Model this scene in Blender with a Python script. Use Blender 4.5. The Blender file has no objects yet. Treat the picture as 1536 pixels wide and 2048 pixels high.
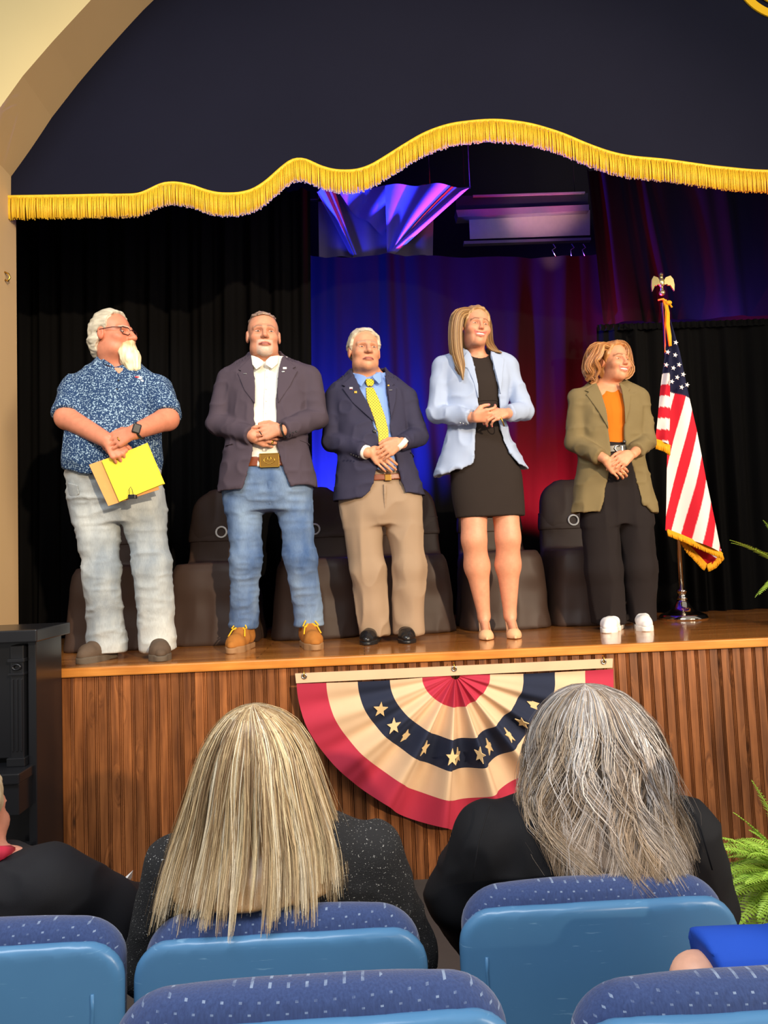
import bpy, bmesh, math, random
import numpy as np
from mathutils import Vector, Matrix
random.seed(7)
rng = np.random.default_rng(11)
SC = bpy.context.scene
COL = SC.collection

# ------------------------------------------------------------------ camera
FPX = 1420.0
CAM = np.array([0.0, 0.0, 1.51])
YAW, PITCH, ROLL = math.radians(2.0), math.atan(91/1420), math.radians(2.25)
_F = np.array([math.sin(YAW)*math.cos(PITCH), math.cos(YAW)*math.cos(PITCH), math.sin(PITCH)])
_R0 = np.array([math.cos(YAW), -math.sin(YAW), 0.0])
_U0 = np.cross(_R0, _F)
_R = math.cos(ROLL)*_R0 - math.sin(ROLL)*_U0
_U = math.sin(ROLL)*_R0 + math.cos(ROLL)*_U0
cd = bpy.data.cameras.new('camera')
cd.sensor_fit = 'HORIZONTAL'; cd.sensor_width = 36.0; cd.lens = FPX/1536*36.0
cd.clip_start = 0.05; cd.clip_end = 100
cam = bpy.data.objects.new('camera', cd); COL.objects.link(cam)
M = Matrix.Identity(4)
for i in range(3):
    M[i][0] = _R[i]; M[i][1] = _U[i]; M[i][2] = -_F[i]; M[i][3] = CAM[i]
cam.matrix_world = M
SC.camera = cam

def at(px, py, Y):
    """photo pixel at a real depth Y -> world point"""
    d = _F*FPX + _R*(px-768.0) - _U*(py-1024.0)
    return CAM + d*(Y/d[1])

# ------------------------------------------------------------------ world, lights, exposure
W = bpy.data.worlds.new('hall_light'); SC.world = W; W.use_nodes = True
bgn = W.node_tree.nodes['Background']
bgn.inputs[0].default_value = (1.0, 0.96, 0.92, 1); bgn.inputs[1].default_value = 0.40

def aim(o, target):
    d = Vector(target)-o.location
    o.rotation_euler = d.to_track_quat('-Z', 'Y').to_euler()
def lamp(name, kind, loc, target, energy, color, **kw):
    l = bpy.data.lights.new(name, kind); l.energy = energy; l.color = color
    for k, v in kw.items(): setattr(l, k, v)
    o = bpy.data.objects.new(name, l); COL.objects.link(o); o.location = loc; aim(o, target)
    return o
# warm stage spotlight in the hall, behind and to the right of the camera
lamp('hall_spotlight', 'SPOT', (4.6, -7.0, 4.3), (0.35, 3.8, 2.5), 5600, (1.0, 0.79, 0.55),
     spot_size=math.radians(27), spot_blend=0.6, shadow_soft_size=0.12)
# hall ceiling lamps / high windows
lamp('hall_ceiling_lamp', 'AREA', (-1.0, 0.2, 4.6), (-0.4, 1.6, 0.6), 170, (0.95, 0.97, 1.0), shape='RECTANGLE', size=3.5, size_y=1.2)
lamp('hall_window_light', 'AREA', (5.5, -1.0, 3.0), (1.4, 3.2, 0.8), 250, (1.0, 0.88, 0.72), shape='RECTANGLE', size=2.2, size_y=2.6)
# coloured stage lights behind the chairs, plus an added fill for the screen
BL, RD = (0.02, 0.03, 1.0), (1.0, 0.02, 0.05)
def stage_light(name, px, py, Y, tpx, tpy, tY, e, c, size=60, blend=0.7):
    lamp(name, 'SPOT', at(px, py, Y), at(tpx, tpy, tY), e, c, spot_size=math.radians(size), spot_blend=blend, shadow_soft_size=0.05)
stage_light('blue_stage_light', 650, 1110, 5.06, 690, 640, 5.50, 15000, BL, 120, 1.0)
stage_light('blue_stage_light_high', 650, 560, 5.1, 760, 440, 5.5, 45, BL, 70, 0.8)
stage_light('red_stage_light', 1115, 1090, 5.06, 1110, 780, 5.50, 2200, RD, 120, 1.0)
stage_light('screen_fill_light', 1110, 540, 5.35, 1085, 440, 5.85, 40, (1.0, .50, .60), 52, 1.0)  # added pinkish fill to brighten the projection screen, no fixture there
stage_light('violet_stage_light', 1235, 690, 4.96, 1215, 520, 5.30, 120, (1.0, .03, .25), 120, 1.0)
stage_light('violet_stage_light_right', 1480, 690, 4.96, 1470, 520, 5.30, 260, (.16, .06, 1.0), 120, 1.0)

vs = SC.view_settings
vs.view_transform = 'Standard'; vs.look = 'None'; vs.gamma = 1.0; vs.use_curve_mapping = False
vs.exposure = 0.0

# ------------------------------------------------------------------ tagging helpers
def tag(o, label=None, cat=None, group=None, kind=None):
    if label: o['label'] = label
    if cat: o['category'] = cat
    if group: o['group'] = group
    if kind: o['kind'] = kind
    return o
def empty(name, loc, label=None, cat=None, group=None, kind=None):
    o = bpy.data.objects.new(name, None); COL.objects.link(o); o.location = loc; o.empty_display_size = 0.1
    return tag(o, label, cat, group, kind)
def link(name, me, mat, parent=None, smooth=True):
    o = bpy.data.objects.new(name, me); COL.objects.link(o)
    if mat is not None: me.materials.append(mat)
    if parent is not None: o.parent = parent
    if smooth: me.shade_smooth()
    return o
def mesh(name, V, Fc, mat, parent=None, smooth=True, col=None):
    me = bpy.data.meshes.new(name)
    V = np.asarray(V, dtype=np.float32)
    if isinstance(Fc, np.ndarray):
        n, k = Fc.shape
        me.vertices.add(len(V)); me.vertices.foreach_set('co', V.ravel())
        me.loops.add(n*k); me.loops.foreach_set('vertex_index', Fc.ravel().astype(np.int32))
        me.polygons.add(n); me.polygons.foreach_set('loop_start', np.arange(0, n*k, k, dtype=np.int32))
        me.update(calc_edges=True)
    else:
        me.from_pydata([tuple(v) for v in V], [], [tuple(f) for f in Fc]); me.update()
    if col is not None:
        a = me.color_attributes.new('Col', 'FLOAT_COLOR', 'POINT')
        c = np.ones((len(V), 4), np.float32); c[:, :3] = col
        a.data.foreach_set('color', c.ravel())
    return link(name, me, mat, parent, smooth)
class MB:
    """collects simple solids into one mesh"""
    def __init__(s): s.v = []; s.f = []
    def add(s, V, Fc):
        n = len(s.v); s.v += [tuple(v) for v in V]; s.f += [tuple(i+n for i in f) for f in Fc]; return s
    def box(s, lo, hi, bev=0.0):
        x0, y0, z0 = lo; x1, y1, z1 = hi
        if bev <= 0:
            V = [(x, y, z) for x in (x0, x1) for y in (y0, y1) for z in (z0, z1)]
            return s.add(V, [(0, 1, 3, 2), (4, 6, 7, 5), (0, 4, 5, 1), (2, 3, 7, 6), (0, 2, 6, 4), (1, 5, 7, 3)])
        bm = bmesh.new(); bmesh.ops.create_cube(bm, size=1)
        for v in bm.verts:
            v.co = ((x0+x1)/2+v.co.x*(x1-x0), (y0+y1)/2+v.co.y*(y1-y0), (z0+z1)/2+v.co.z*(z1-z0))
        bmesh.ops.bevel(bm, geom=bm.edges[:], offset=bev, segments=2, profile=0.5, affect='EDGES')
        bm.verts.index_update()
        s.add([v.co[:] for v in bm.verts], [[v.index for v in f.verts] for f in bm.faces]); bm.free(); return s
    def tube(s, pts, r, n=8, cap=True, scale=(1, 1)):
        pts = [np.array(p, float) for p in pts]; m = len(pts)
        rr = [r]*m if np.isscalar(r) else list(r)
        T = [pts[min(i+1, m-1)]-pts[max(i-1, 0)] for i in range(m)]
        T = [t/(np.linalg.norm(t)+1e-9) for t in T]
        up = np.array([0, 0, 1.0]) if abs(T[0][2]) < 0.9 else np.array([0, 1.0, 0])
        a = np.cross(T[0], up); a /= np.linalg.norm(a)
        V = []
        for i in range(m):
            a = a - T[i]*np.dot(a, T[i]); a /= np.linalg.norm(a)+1e-9
            b = np.cross(T[i], a)
            for k in range(n):
                t = 2*math.pi*k/n
                V.append(pts[i]+rr[i]*(a*math.cos(t)*scale[0]+b*math.sin(t)*scale[1]))
        Fc = [(i*n+k, i*n+(k+1) % n, (i+1)*n+(k+1) % n, (i+1)*n+k) for i in range(m-1) for k in range(n)]
        if cap: Fc += [tuple(range(n-1, -1, -1)), tuple((m-1)*n+k for k in range(n))]
        return s.add(V, Fc)
    def lathe(s, prof, c=(0, 0, 0), n=24):
        V = [(c[0]+r*math.cos(2*math.pi*k/n), c[1]+r*math.sin(2*math.pi*k/n), c[2]+z) for r, z in prof for k in range(n)]
        m = len(prof)
        Fc = [(i*n+k, i*n+(k+1) % n, (i+1)*n+(k+1) % n, (i+1)*n+k) for i in range(m-1) for k in range(n)]
        Fc += [tuple(range(n-1, -1, -1)), tuple((m-1)*n+k for k in range(n))]
        return s.add(V, Fc)
    def ell(s, c, r, n=12, m=8, R=None):
        V = []; c = np.array(c)
        for i in range(m+1):
            th = math.pi*i/m
            for k in range(n):
                p = np.array([r[0]*math.sin(th)*math.cos(2*math.pi*k/n), r[1]*math.sin(th)*math.sin(2*math.pi*k/n), r[2]*math.cos(th)])
                V.append(c+(R@p if R is not None else p))
        return s.add(V, [(i*n+k, (i+1)*n+k, (i+1)*n+(k+1) % n, i*n+(k+1) % n) for i in range(m) for k in range(n)])
    def ring(s, c, R, r, nrm=(0, -1, 0), n=20, k=6, squash=1.0):
        c = np.array(c, float); nrm = np.array(nrm, float); nrm /= np.linalg.norm(nrm)
        a = np.cross(nrm, (0, 0, 1.0)) if abs(nrm[2]) < .9 else np.cross(nrm, (1.0, 0, 0)); a /= np.linalg.norm(a); b = np.cross(nrm, a)
        V = []
        for i in range(n):
            t = 2*math.pi*i/n; d = a*math.cos(t)+b*math.sin(t)*squash
            for j in range(k):
                u = 2*math.pi*j/k
                V.append(c+d*(R+r*math.cos(u))+nrm*r*math.sin(u))
        return s.add(V, [(i*k+j, i*k+(j+1) % k, ((i+1) % n)*k+(j+1) % k, ((i+1) % n)*k+j) for i in range(n) for j in range(k)])
    def prism(s, poly, y0, y1):
        """polygon in xz extruded from y0 to y1"""
        n = len(poly); V = [(x, y0, z) for x, z in poly]+[(x, y1, z) for x, z in poly]
        return s.add(V, [tuple(range(n)), tuple(range(2*n-1, n-1, -1))]+[(i, i+n, (i+1) % n+n, (i+1) % n) for i in range(n)])
    def build(s, name, mat, parent=None, smooth=False):
        o = mesh(name, s.v, s.f, mat, parent, smooth)
        bm = bmesh.new(); bm.from_mesh(o.data); bmesh.ops.recalc_face_normals(bm, faces=bm.faces[:]); bm.to_mesh(o.data); bm.free()
        return o
def obj_at(o, loc, parent=None):
    o.location = loc
    if parent is not None: o.parent = parent
    return o

# ------------------------------------------------------------------ noise
def _hash(i, j, k, seed):
    h = (i*374761393 + j*668265263 + k*2147483647 + seed*1442695041) & 0xffffffff
    h = ((h ^ (h >> 13))*1274126177) & 0xffffffff
    return ((h ^ (h >> 16)) & 0xffff).astype(np.float32)/65535.0
def vn(P, seed=0):
    P = np.asarray(P, np.float64); I = np.floor(P).astype(np.int64); f = (P-I); f = f*f*(3-2*f)
    out = 0
    for dx in (0, 1):
        for dy in (0, 1):
            for dz in (0, 1):
                w = (f[:, 0] if dx else 1-f[:, 0])*(f[:, 1] if dy else 1-f[:, 1])*(f[:, 2] if dz else 1-f[:, 2])
                out = out + w*_hash(I[:, 0]+dx, I[:, 1]+dy, I[:, 2]+dz, seed)
    return out

# ------------------------------------------------------------------ implicit surfaces
class Vol:
    def __init__(s, xs, ys, zs):
        s.xs, s.ys, s.zs = [np.asarray(a, np.float32) for a in (xs, ys, zs)]
        s.d = np.full((len(s.xs), len(s.ys), len(s.zs)), 0.5, np.float32)
    def sl(s, lo, hi):
        r = []
        for a, l, h in zip((s.xs, s.ys, s.zs), lo, hi):
            i0 = int(np.searchsorted(a, l)); i1 = int(np.searchsorted(a, h))
            r.append((max(i0-1, 0), min(i1+1, len(a))))
        return r
    def loc(s, lo, hi):
        r = s.sl(lo, hi)
        S = tuple(slice(a, b) for a, b in r)
        return S, s.xs[S[0]][:, None, None], s.ys[S[1]][None, :, None], s.zs[S[2]][None, None, :]
    def add(s, prim, k=0.0, grow=0.0):
        fn, lo, hi = prim; p = k+0.03+grow
        S, X, Y, Z = s.loc([v-p for v in lo], [v+p for v in hi])
        if s.d[S].size == 0: return
        b = fn(X, Y, Z)-grow; a = s.d[S]
        if k > 0:
            h = np.maximum(k-np.abs(a-b), 0)/k
            s.d[S] = np.minimum(a, b)-h*h*k*0.25
        else: s.d[S] = np.minimum(a, b)
    def sub(s, prim, k=0.0):
        fn, lo, hi = prim; p = k+0.03
        S, X, Y, Z = s.loc([v-p for v in lo], [v+p for v in hi])
        if s.d[S].size == 0: return
        b = -fn(X, Y, Z); a = s.d[S]
        if k > 0:
            h = np.maximum(k-np.abs(a-b), 0)/k
            s.d[S] = np.maximum(a, b)+h*h*k*0.25
        else: s.d[S] = np.maximum(a, b)
    def extract(s):
        d = s.d; ins = d < 0
        c = ins[:-1, :-1, :-1]; n = c.astype(np.uint8)*0
        for i in (0, 1):
            for j in (0, 1):
                for k in (0, 1):
                    n += ins[i:d.shape[0]-1+i, j:d.shape[1]-1+j, k:d.shape[2]-1+k]
        act = (n > 0) & (n < 8)
        I, J, K = np.nonzero(act)
        idx = np.full(act.shape, -1, np.int32); idx[I, J, K] = np.arange(len(I))
        acc = np.zeros((len(I), 3), np.float32); cnt = np.zeros(len(I), np.float32)
        cor = [(i, j, k) for i in (0, 1) for j in (0, 1) for k in (0, 1)]
        val = {c_: d[I+c_[0], J+c_[1], K+c_[2]] for c_ in cor}
        for a in cor:
            for ax in range(3):
                if a[ax]: continue
                b = list(a); b[ax] = 1; b = tuple(b)
                va, vb = val[a], val[b]; m = (va < 0) != (vb < 0)
                t = np.where(m, va/(va-vb+1e-12), 0)
                p = np.stack([np.full(len(I), a[q], np.float32) for q in range(3)], 1); p[:, ax] = t
                acc[m] += p[m]; cnt[m] += 1
        f = acc/np.maximum(cnt, 1)[:, None]
        V = np.stack([s.xs[I]+f[:, 0]*(s.xs[I+1]-s.xs[I]), s.ys[J]+f[:, 1]*(s.ys[J+1]-s.ys[J]), s.zs[K]+f[:, 2]*(s.zs[K+1]-s.zs[K])], 1)
        Q = []
        for ax in range(3):
            A = np.swapaxes(ins, 0, ax); e = A[:-1] != A[1:]
            e = np.swapaxes(e, 0, ax)
            E = np.argwhere(e)
            o1, o2 = [q for q in range(3) if q != ax]
            E = E[(E[:, o1] > 0) & (E[:, o2] > 0) & (E[:, o1] < d.shape[o1]-1) & (E[:, o2] < d.shape[o2]-1)]
            def cell(a, b):
                c_ = E.copy(); c_[:, o1] -= a; c_[:, o2] -= b
                return idx[c_[:, 0], c_[:, 1], c_[:, 2]]
            q = np.stack([cell(1, 1), cell(0, 1), cell(0, 0), cell(1, 0)], 1)
            flip = ins[E[:, 0], E[:, 1], E[:, 2]]
            if ax == 1: flip = ~flip
            q[~flip] = q[~flip][:, ::-1]
            Q.append(q[(q >= 0).all(1)])
        return V, np.concatenate(Q)
def vnormals(V, Q):
    n = np.zeros_like(V)
    fn = np.cross(V[Q[:, 2]]-V[Q[:, 0]], V[Q[:, 3]]-V[Q[:, 1]])
    for i in range(4):
        for a in range(3): n[:, a] += np.bincount(Q[:, i], fn[:, a], len(V))
    return n/(np.linalg.norm(n, axis=1, keepdims=True)+1e-12)
def smooth(V, Q, it=1, lam=0.5):
    e = np.concatenate([Q[:, [0, 1]], Q[:, [1, 2]], Q[:, [2, 3]], Q[:, [3, 0]]])
    deg = np.bincount(e[:, 0], minlength=len(V))+np.bincount(e[:, 1], minlength=len(V))
    for _ in range(it):
        s_ = np.zeros_like(V)
        for a in range(3):
            s_[:, a] = np.bincount(e[:, 0], V[e[:, 1], a], len(V))+np.bincount(e[:, 1], V[e[:, 0], a], len(V))
        V = V+lam*(s_/np.maximum(deg, 1)[:, None]-V)
    return V
def sdf_obj(vol, name, mat, parent, disp=None, col=None, sm=1):
    V, Q = vol.extract()
    if len(V) == 0: print('EMPTY', name); return None
    if sm: V = smooth(V, Q, sm)
    if disp is not None:
        N = vnormals(V, Q); V = V+N*disp(V)[:, None]
    return mesh(name, V, Q, mat, parent, True, None if col is None else col(V))

def rcone(a, b, ra, rb, sc=None):
    a = np.array(a, np.float32); b = np.array(b, np.float32); ab = b-a; L2 = float(ab@ab)+1e-9; rm = max(ra, rb)
    def fn(X, Y, Z):
        px, py, pz = X-a[0], Y-a[1], Z-a[2]
        t = np.clip((px*ab[0]+py*ab[1]+pz*ab[2])/L2, 0, 1)
        qx, qy, qz = px-t*ab[0], py-t*ab[1], pz-t*ab[2]
        if sc is not None: qx, qy, qz = qx/sc[0], qy/sc[1], qz/sc[2]
        return np.sqrt(qx*qx+qy*qy+qz*qz)-(ra+(rb-ra)*t)
    m = rm*(max(sc) if sc is not None else 1)
    return fn, np.minimum(a, b)-m, np.maximum(a, b)+m
def cut_end(prim, p, n):
    """flat cut: keep the side where (x-p).n < 0"""
    fn, lo, hi = prim; p = np.array(p, np.float32); n = np.array(n, np.float32); n = n/np.linalg.norm(n)
    return (lambda X, Y, Z: np.maximum(fn(X, Y, Z), (X-p[0])*n[0]+(Y-p[1])*n[1]+(Z-p[2])*n[2])), lo, hi
def ell(c, r, R=None):
    c = np.array(c, np.float32); r = np.array(r, np.float32)
    def fn(X, Y, Z):
        px, py, pz = X-c[0], Y-c[1], Z-c[2]
        if R is not None:
            px, py, pz = (R[0, 0]*px+R[1, 0]*py+R[2, 0]*pz), (R[0, 1]*px+R[1, 1]*py+R[2, 1]*pz), (R[0, 2]*px+R[1, 2]*py+R[2, 2]*pz)
        ax, ay, az = px/r[0], py/r[1], pz/r[2]
        k0 = np.sqrt(ax*ax+ay*ay+az*az); k1 = np.sqrt((ax/r[0])**2+(ay/r[1])**2+(az/r[2])**2)+1e-6
        return k0*(k0-1)/k1
    m = float(r.max())
    return fn, c-m, c+m
def loft(rings, n=2.3, sm=0.02):
    """rings: (z, cx, cy, a, b) -> implicit column with elliptic sections"""
    R = np.array(sorted(rings), float); zz = np.arange(R[0, 0], R[-1, 0]+1e-6, 0.004)
    T = np.stack([np.interp(zz, R[:, 0], R[:, i]) for i in range(1, 5)], 1)
    w = max(1, int(sm/0.004)); ker = np.ones(2*w+1)/(2*w+1)
    for _ in range(2):
        for i in range(4): T[:, i] = np.convolve(np.pad(T[:, i], w, mode='edge'), ker, 'valid')
    T = T.astype(np.float32)
    z0, z1 = R[0, 0], R[-1, 0]
    def fn(X, Y, Z):
        Zf = np.asarray(Z).ravel()
        cx, cy, a, b = [np.interp(Zf, zz, T[:, i]).astype(np.float32).reshape(np.asarray(Z).shape) for i in range(4)]
        px, py = np.abs(X-cx)/a, np.abs(Y-cy)/b
        k0 = (px**n+py**n)**(1.0/n); e = np.sqrt((px/a)**2+(py/b)**2)+1e-6
        d = k0*(k0-1)/e*1.0
        d = np.where(k0 < 0.5, -0.5*np.minimum(a, b), d)
        return np.maximum(d, np.maximum(z0-Z, Z-z1))
    lo = [(R[:, 1]-R[:, 3]).min(), (R[:, 2]-R[:, 4]).min(), z0]; hi = [(R[:, 1]+R[:, 3]).max(), (R[:, 2]+R[:, 4]).max(), z1]
    return fn, lo, hi
def poly2d(poly, X, Z):
    P = np.array(poly, np.float32); n = len(P); x = X; z = Z
    d = (x-P[0, 0])**2+(z-P[0, 1])**2; s = np.ones(np.broadcast(x, z).shape, np.float32)
    j = n-1
    for i in range(n):
        ex, ez = P[j, 0]-P[i, 0], P[j, 1]-P[i, 1]; wx, wz = x-P[i, 0], z-P[i, 1]
        t = np.clip((wx*ex+wz*ez)/(ex*ex+ez*ez+1e-12), 0, 1)
        d = np.minimum(d, (wx-ex*t)**2+(wz-ez*t)**2)
        c1 = z >= P[i, 1]; c2 = z < P[j, 1]; c3 = ex*wz > ez*wx
        fl = (c1 & c2 & c3) | (~c1 & ~c2 & ~c3)
        s = np.where(fl, -s, s); j = i
    return s*np.sqrt(d)
def prism_prim(poly, y0, y1):
    P = np.array(poly)
    def fn(X, Y, Z):
        return np.maximum(poly2d(poly, X[:, 0, :], Z[:, 0, :])[:, None, :], np.maximum(y0-Y, Y-y1))
    return fn, [P[:, 0].min(), y0, P[:, 1].min()], [P[:, 0].max(), y1, P[:, 1].max()]
def grid(lo, hi, h): return [np.arange(l-2*h, u+3*h, h) for l, u in zip(lo, hi)]
def patch(poly, base, o0, o1, ymin, ymid, name, mat, parent, h=0.0035, disp=None, col=None):
    """piece of cloth lying on an implicit surface: polygon outline in xz, between offsets o0..o1"""
    P = np.array(poly); v = Vol(*grid([P[:, 0].min(), ymin, P[:, 1].min()], [P[:, 0].max(), ymid, P[:, 1].max()], h))
    X, Y, Z = v.xs[:, None, None], v.ys[None, :, None], v.zs[None, None, :]
    b = base(X, Y, Z)
    v.d = np.maximum(np.maximum(b-o1, o0-b), np.maximum(poly2d(poly, v.xs[:, None], v.zs[None, :])[:, None, :], Y-ymid)).astype(np.float32)
    return sdf_obj(v, name, mat, parent, disp, col)
def front_y(base, x, z, off, y0=-0.45, y1=0.05):
    ys = np.linspace(y0, y1, 400, dtype=np.float32)
    d = base(np.full((1, 1, 1), x, np.float32), ys[None, :, None], np.full((1, 1, 1), z, np.float32)).ravel()-off
    i = np.argmax(d < 0); return float(ys[i])

# ------------------------------------------------------------------ materials
def lin(r, g=None, b=None):
    if g is None: r, g, b = r
    f = lambda c: (c/12.92 if c <= 0.04045 else ((c+0.055)/1.055)**2.4)
    return tuple(f(v/255.0) for v in (r, g, b))
def _new(name):
    m = bpy.data.materials.new(name); m.use_nodes = True; nt = m.node_tree
    return m, nt, nt.nodes['Principled BSDF']
def N(nt, t, **kw):
    n = nt.nodes.new(t)
    for k, v in kw.items():
        if k.startswith('i_'):
            key = k[2:]; key = int(key) if key.isdigit() else key.replace('_', ' ')
            n.inputs[key].default_value = v
        else: setattr(n, k, v)
    return n
def coords(nt, scale=(1, 1, 1), which='Object', rot=(0, 0, 0), loc=(0, 0, 0)):
    tc = N(nt, 'ShaderNodeTexCoord'); mp = N(nt, 'ShaderNodeMapping')
    mp.inputs['Scale'].default_value = scale; mp.inputs['Rotation'].default_value = rot; mp.inputs['Location'].default_value = loc
    nt.links.new(tc.outputs[which], mp.inputs[0]); return mp.outputs[0]
def ramp(nt, src, stops):
    r = N(nt, 'ShaderNodeValToRGB'); e = r.color_ramp.elements
    while len(e) < len(stops): e.new(0.5)
    for el, (p, c) in zip(e, stops): el.position = p; el.color = (*c, 1) if len(c) == 3 else c
    nt.links.new(src, r.inputs[0]); return r.outputs[0]
def mixc(nt, fac, a, b, mode='MIX'):
    m = N(nt, 'ShaderNodeMix', data_type='RGBA', blend_type=mode)
    for v, i in ((fac, 0), (a, 6), (b, 7)):
        if isinstance(v, bpy.types.NodeSocket): nt.links.new(v, m.inputs[i])
        else: m.inputs[i].default_value = v if i == 0 else (*v, 1)
    return m.outputs[2]
def mth(nt, op, a, b=None, c=None):
    m = N(nt, 'ShaderNodeMath', operation=op)
    for v, i in ((a, 0), (b, 1), (c, 2)):
        if v is None: continue
        if isinstance(v, bpy.types.NodeSocket): nt.links.new(v, m.inputs[i])
        else: m.inputs[i].default_value = v
    return m.outputs[0]
def noise(nt, vec, sc, detail=3, rough=0.5):
    n = N(nt, 'ShaderNodeTexNoise'); n.inputs['Scale'].default_value = sc; n.inputs['Detail'].default_value = detail; n.inputs['Roughness'].default_value = rough
    nt.links.new(vec, n.inputs['Vector']); return n.outputs['Fac']
def bump(nt, bs, h, strength=0.3, dist=0.002):
    b = N(nt, 'ShaderNodeBump'); b.inputs['Strength'].default_value = strength; b.inputs['Distance'].default_value = dist
    nt.links.new(h, b.inputs['Height']); nt.links.new(b.outputs[0], bs.inputs['Normal'])
def plain(name, c, rough=0.5, metal=0.0, spec=0.5, var=0.08, sc=30, coat=0.0):
    m, nt, bs = _new(name)
    f = noise(nt, coords(nt), sc)
    a = tuple(v*(1-var) for v in c); b = tuple(min(1, v*(1+var)) for v in c)
    nt.links.new(mixc(nt, f, a, b), bs.inputs['Base Color'])
    bs.inputs['Roughness'].default_value = rough; bs.inputs['Metallic'].default_value = metal; bs.inputs['Specular IOR Level'].default_value = spec
    bs.inputs['Coat Weight'].default_value = coat
    return m
def fabric(name, c, rough=0.9, var=0.18, sc=9, weave=900, wb=0.25, stretch=(1, 1, 1), spec=0.2, sheen=0.0):
    m, nt, bs = _new(name); v = coords(nt, stretch)
    f = noise(nt, v, sc, 4)
    col = mixc(nt, f, tuple(x*(1-var) for x in c), tuple(min(1, x*(1+var)) for x in c))
    nt.links.new(col, bs.inputs['Base Color']); bs.inputs['Roughness'].default_value = rough; bs.inputs['Specular IOR Level'].default_value = spec
    bs.inputs['Sheen Weight'].default_value = sheen
    bump(nt, bs, noise(nt, coords(nt), weave, 2), wb, 0.001)
    return m
def vcol(name, rough=0.5, spec=0.4, nsc=120, nb=0.15, var=0.1, sss=0.0):
    m, nt, bs = _new(name)
    a = N(nt, 'ShaderNodeVertexColor', layer_name='Col'); f = noise(nt, coords(nt), nsc, 3)
    g = ramp(nt, f, [(0.2, (1-var,)*3), (0.8, (1+var,)*3)])
    nt.links.new(mixc(nt, 1.0, a.outputs[0], g, 'MULTIPLY'), bs.inputs['Base Color'])
    bs.inputs['Roughness'].default_value = rough; bs.inputs['Specular IOR Level'].default_value = spec
    if sss > 0:
        bs.inputs['Subsurface Weight'].default_value = sss; bs.inputs['Subsurface Radius'].default_value = (0.012, 0.004, 0.002); bs.inputs['Subsurface Scale'].default_value = 0.5
    bump(nt, bs, f, nb, 0.001)
    return m
MT = {}
MT['skin'] = vcol('skin', 0.48, 0.4, 90, 0.1, 0.06, 0.0)
MT['hair'] = vcol('hair', 0.42, 0.5, 300, 0.25, 0.14)
MT['eye'] = vcol('eye', 0.15, 0.6, 50, 0.0, 0.02)
MT['cloth_print'] = vcol('printed_cloth', 0.8, 0.2, 500, 0.2, 0.08)
MT['gold'] = plain('gold_metal', lin(205, 165, 75), 0.28, 1.0)
MT['silver'] = plain('silver_metal', lin(205, 205, 200), 0.25, 1.0)
MT['chrome'] = plain('chrome', lin(215, 205, 190), 0.12, 1.0)
MT['blackplastic'] = plain('black_plastic', (0.012, 0.012, 0.013), 0.35)
MT['white'] = plain('white_enamel', lin(240, 238, 230), 0.4)
MT['red'] = plain('red_enamel', lin(190, 30, 45), 0.4)
MT['tooth'] = plain('tooth_white', lin(245, 238, 225), 0.3)
MT['navybutton'] = plain('dark_button', (0.01, 0.01, 0.013), 0.35)

# ================================================================== THE SETTING
ZS = 1.05           # stage floor height
YE = 3.41           # stage edge
X0, X1 = -2.7, 3.9  # stage width that is built
def struct(o): o['kind'] = 'structure'; return o
def mat_stage_floor():
    m, nt, bs = _new('polished_stage_boards'); g = N(nt, 'ShaderNodeNewGeometry')
    mp = N(nt, 'ShaderNodeMapping'); nt.links.new(g.outputs['Position'], mp.inputs[0])
    br = N(nt, 'ShaderNodeTexBrick', offset=0.37); br.inputs['Scale'].default_value = 1.0
    br.inputs['Brick Width'].default_value = 1.4; br.inputs['Row Height'].default_value = 0.058; br.inputs['Mortar Size'].default_value = 0.0015
    br.inputs['Color1'].default_value = (*lin(204, 134, 66), 1); br.inputs['Color2'].default_value = (*lin(172, 106, 48), 1); br.inputs['Mortar'].default_value = (*lin(70, 38, 18), 1)
    nt.links.new(mp.outputs[0], br.inputs['Vector'])
    mp2 = N(nt, 'ShaderNodeMapping'); mp2.inputs['Scale'].default_value = (3, 60, 20); nt.links.new(g.outputs['Position'], mp2.inputs[0])
    f = noise(nt, mp2.outputs[0], 1.0, 5)
    nt.links.new(mixc(nt, 0.75, br.outputs[0], ramp(nt, f, [(0.25, (.55, .5, .45)), (0.75, (1.2, 1.2, 1.2))]), 'MULTIPLY'), bs.inputs['Base Color'])
    bs.inputs['Roughness'].default_value = 0.16; bs.inputs['Specular IOR Level'].default_value = 0.6; bs.inputs['Coat Weight'].default_value = 0.4; bs.inputs['Coat Roughness'].default_value = 0.08
    bump(nt, bs, br.outputs['Fac'], 0.2, 0.001)
    return m
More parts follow.
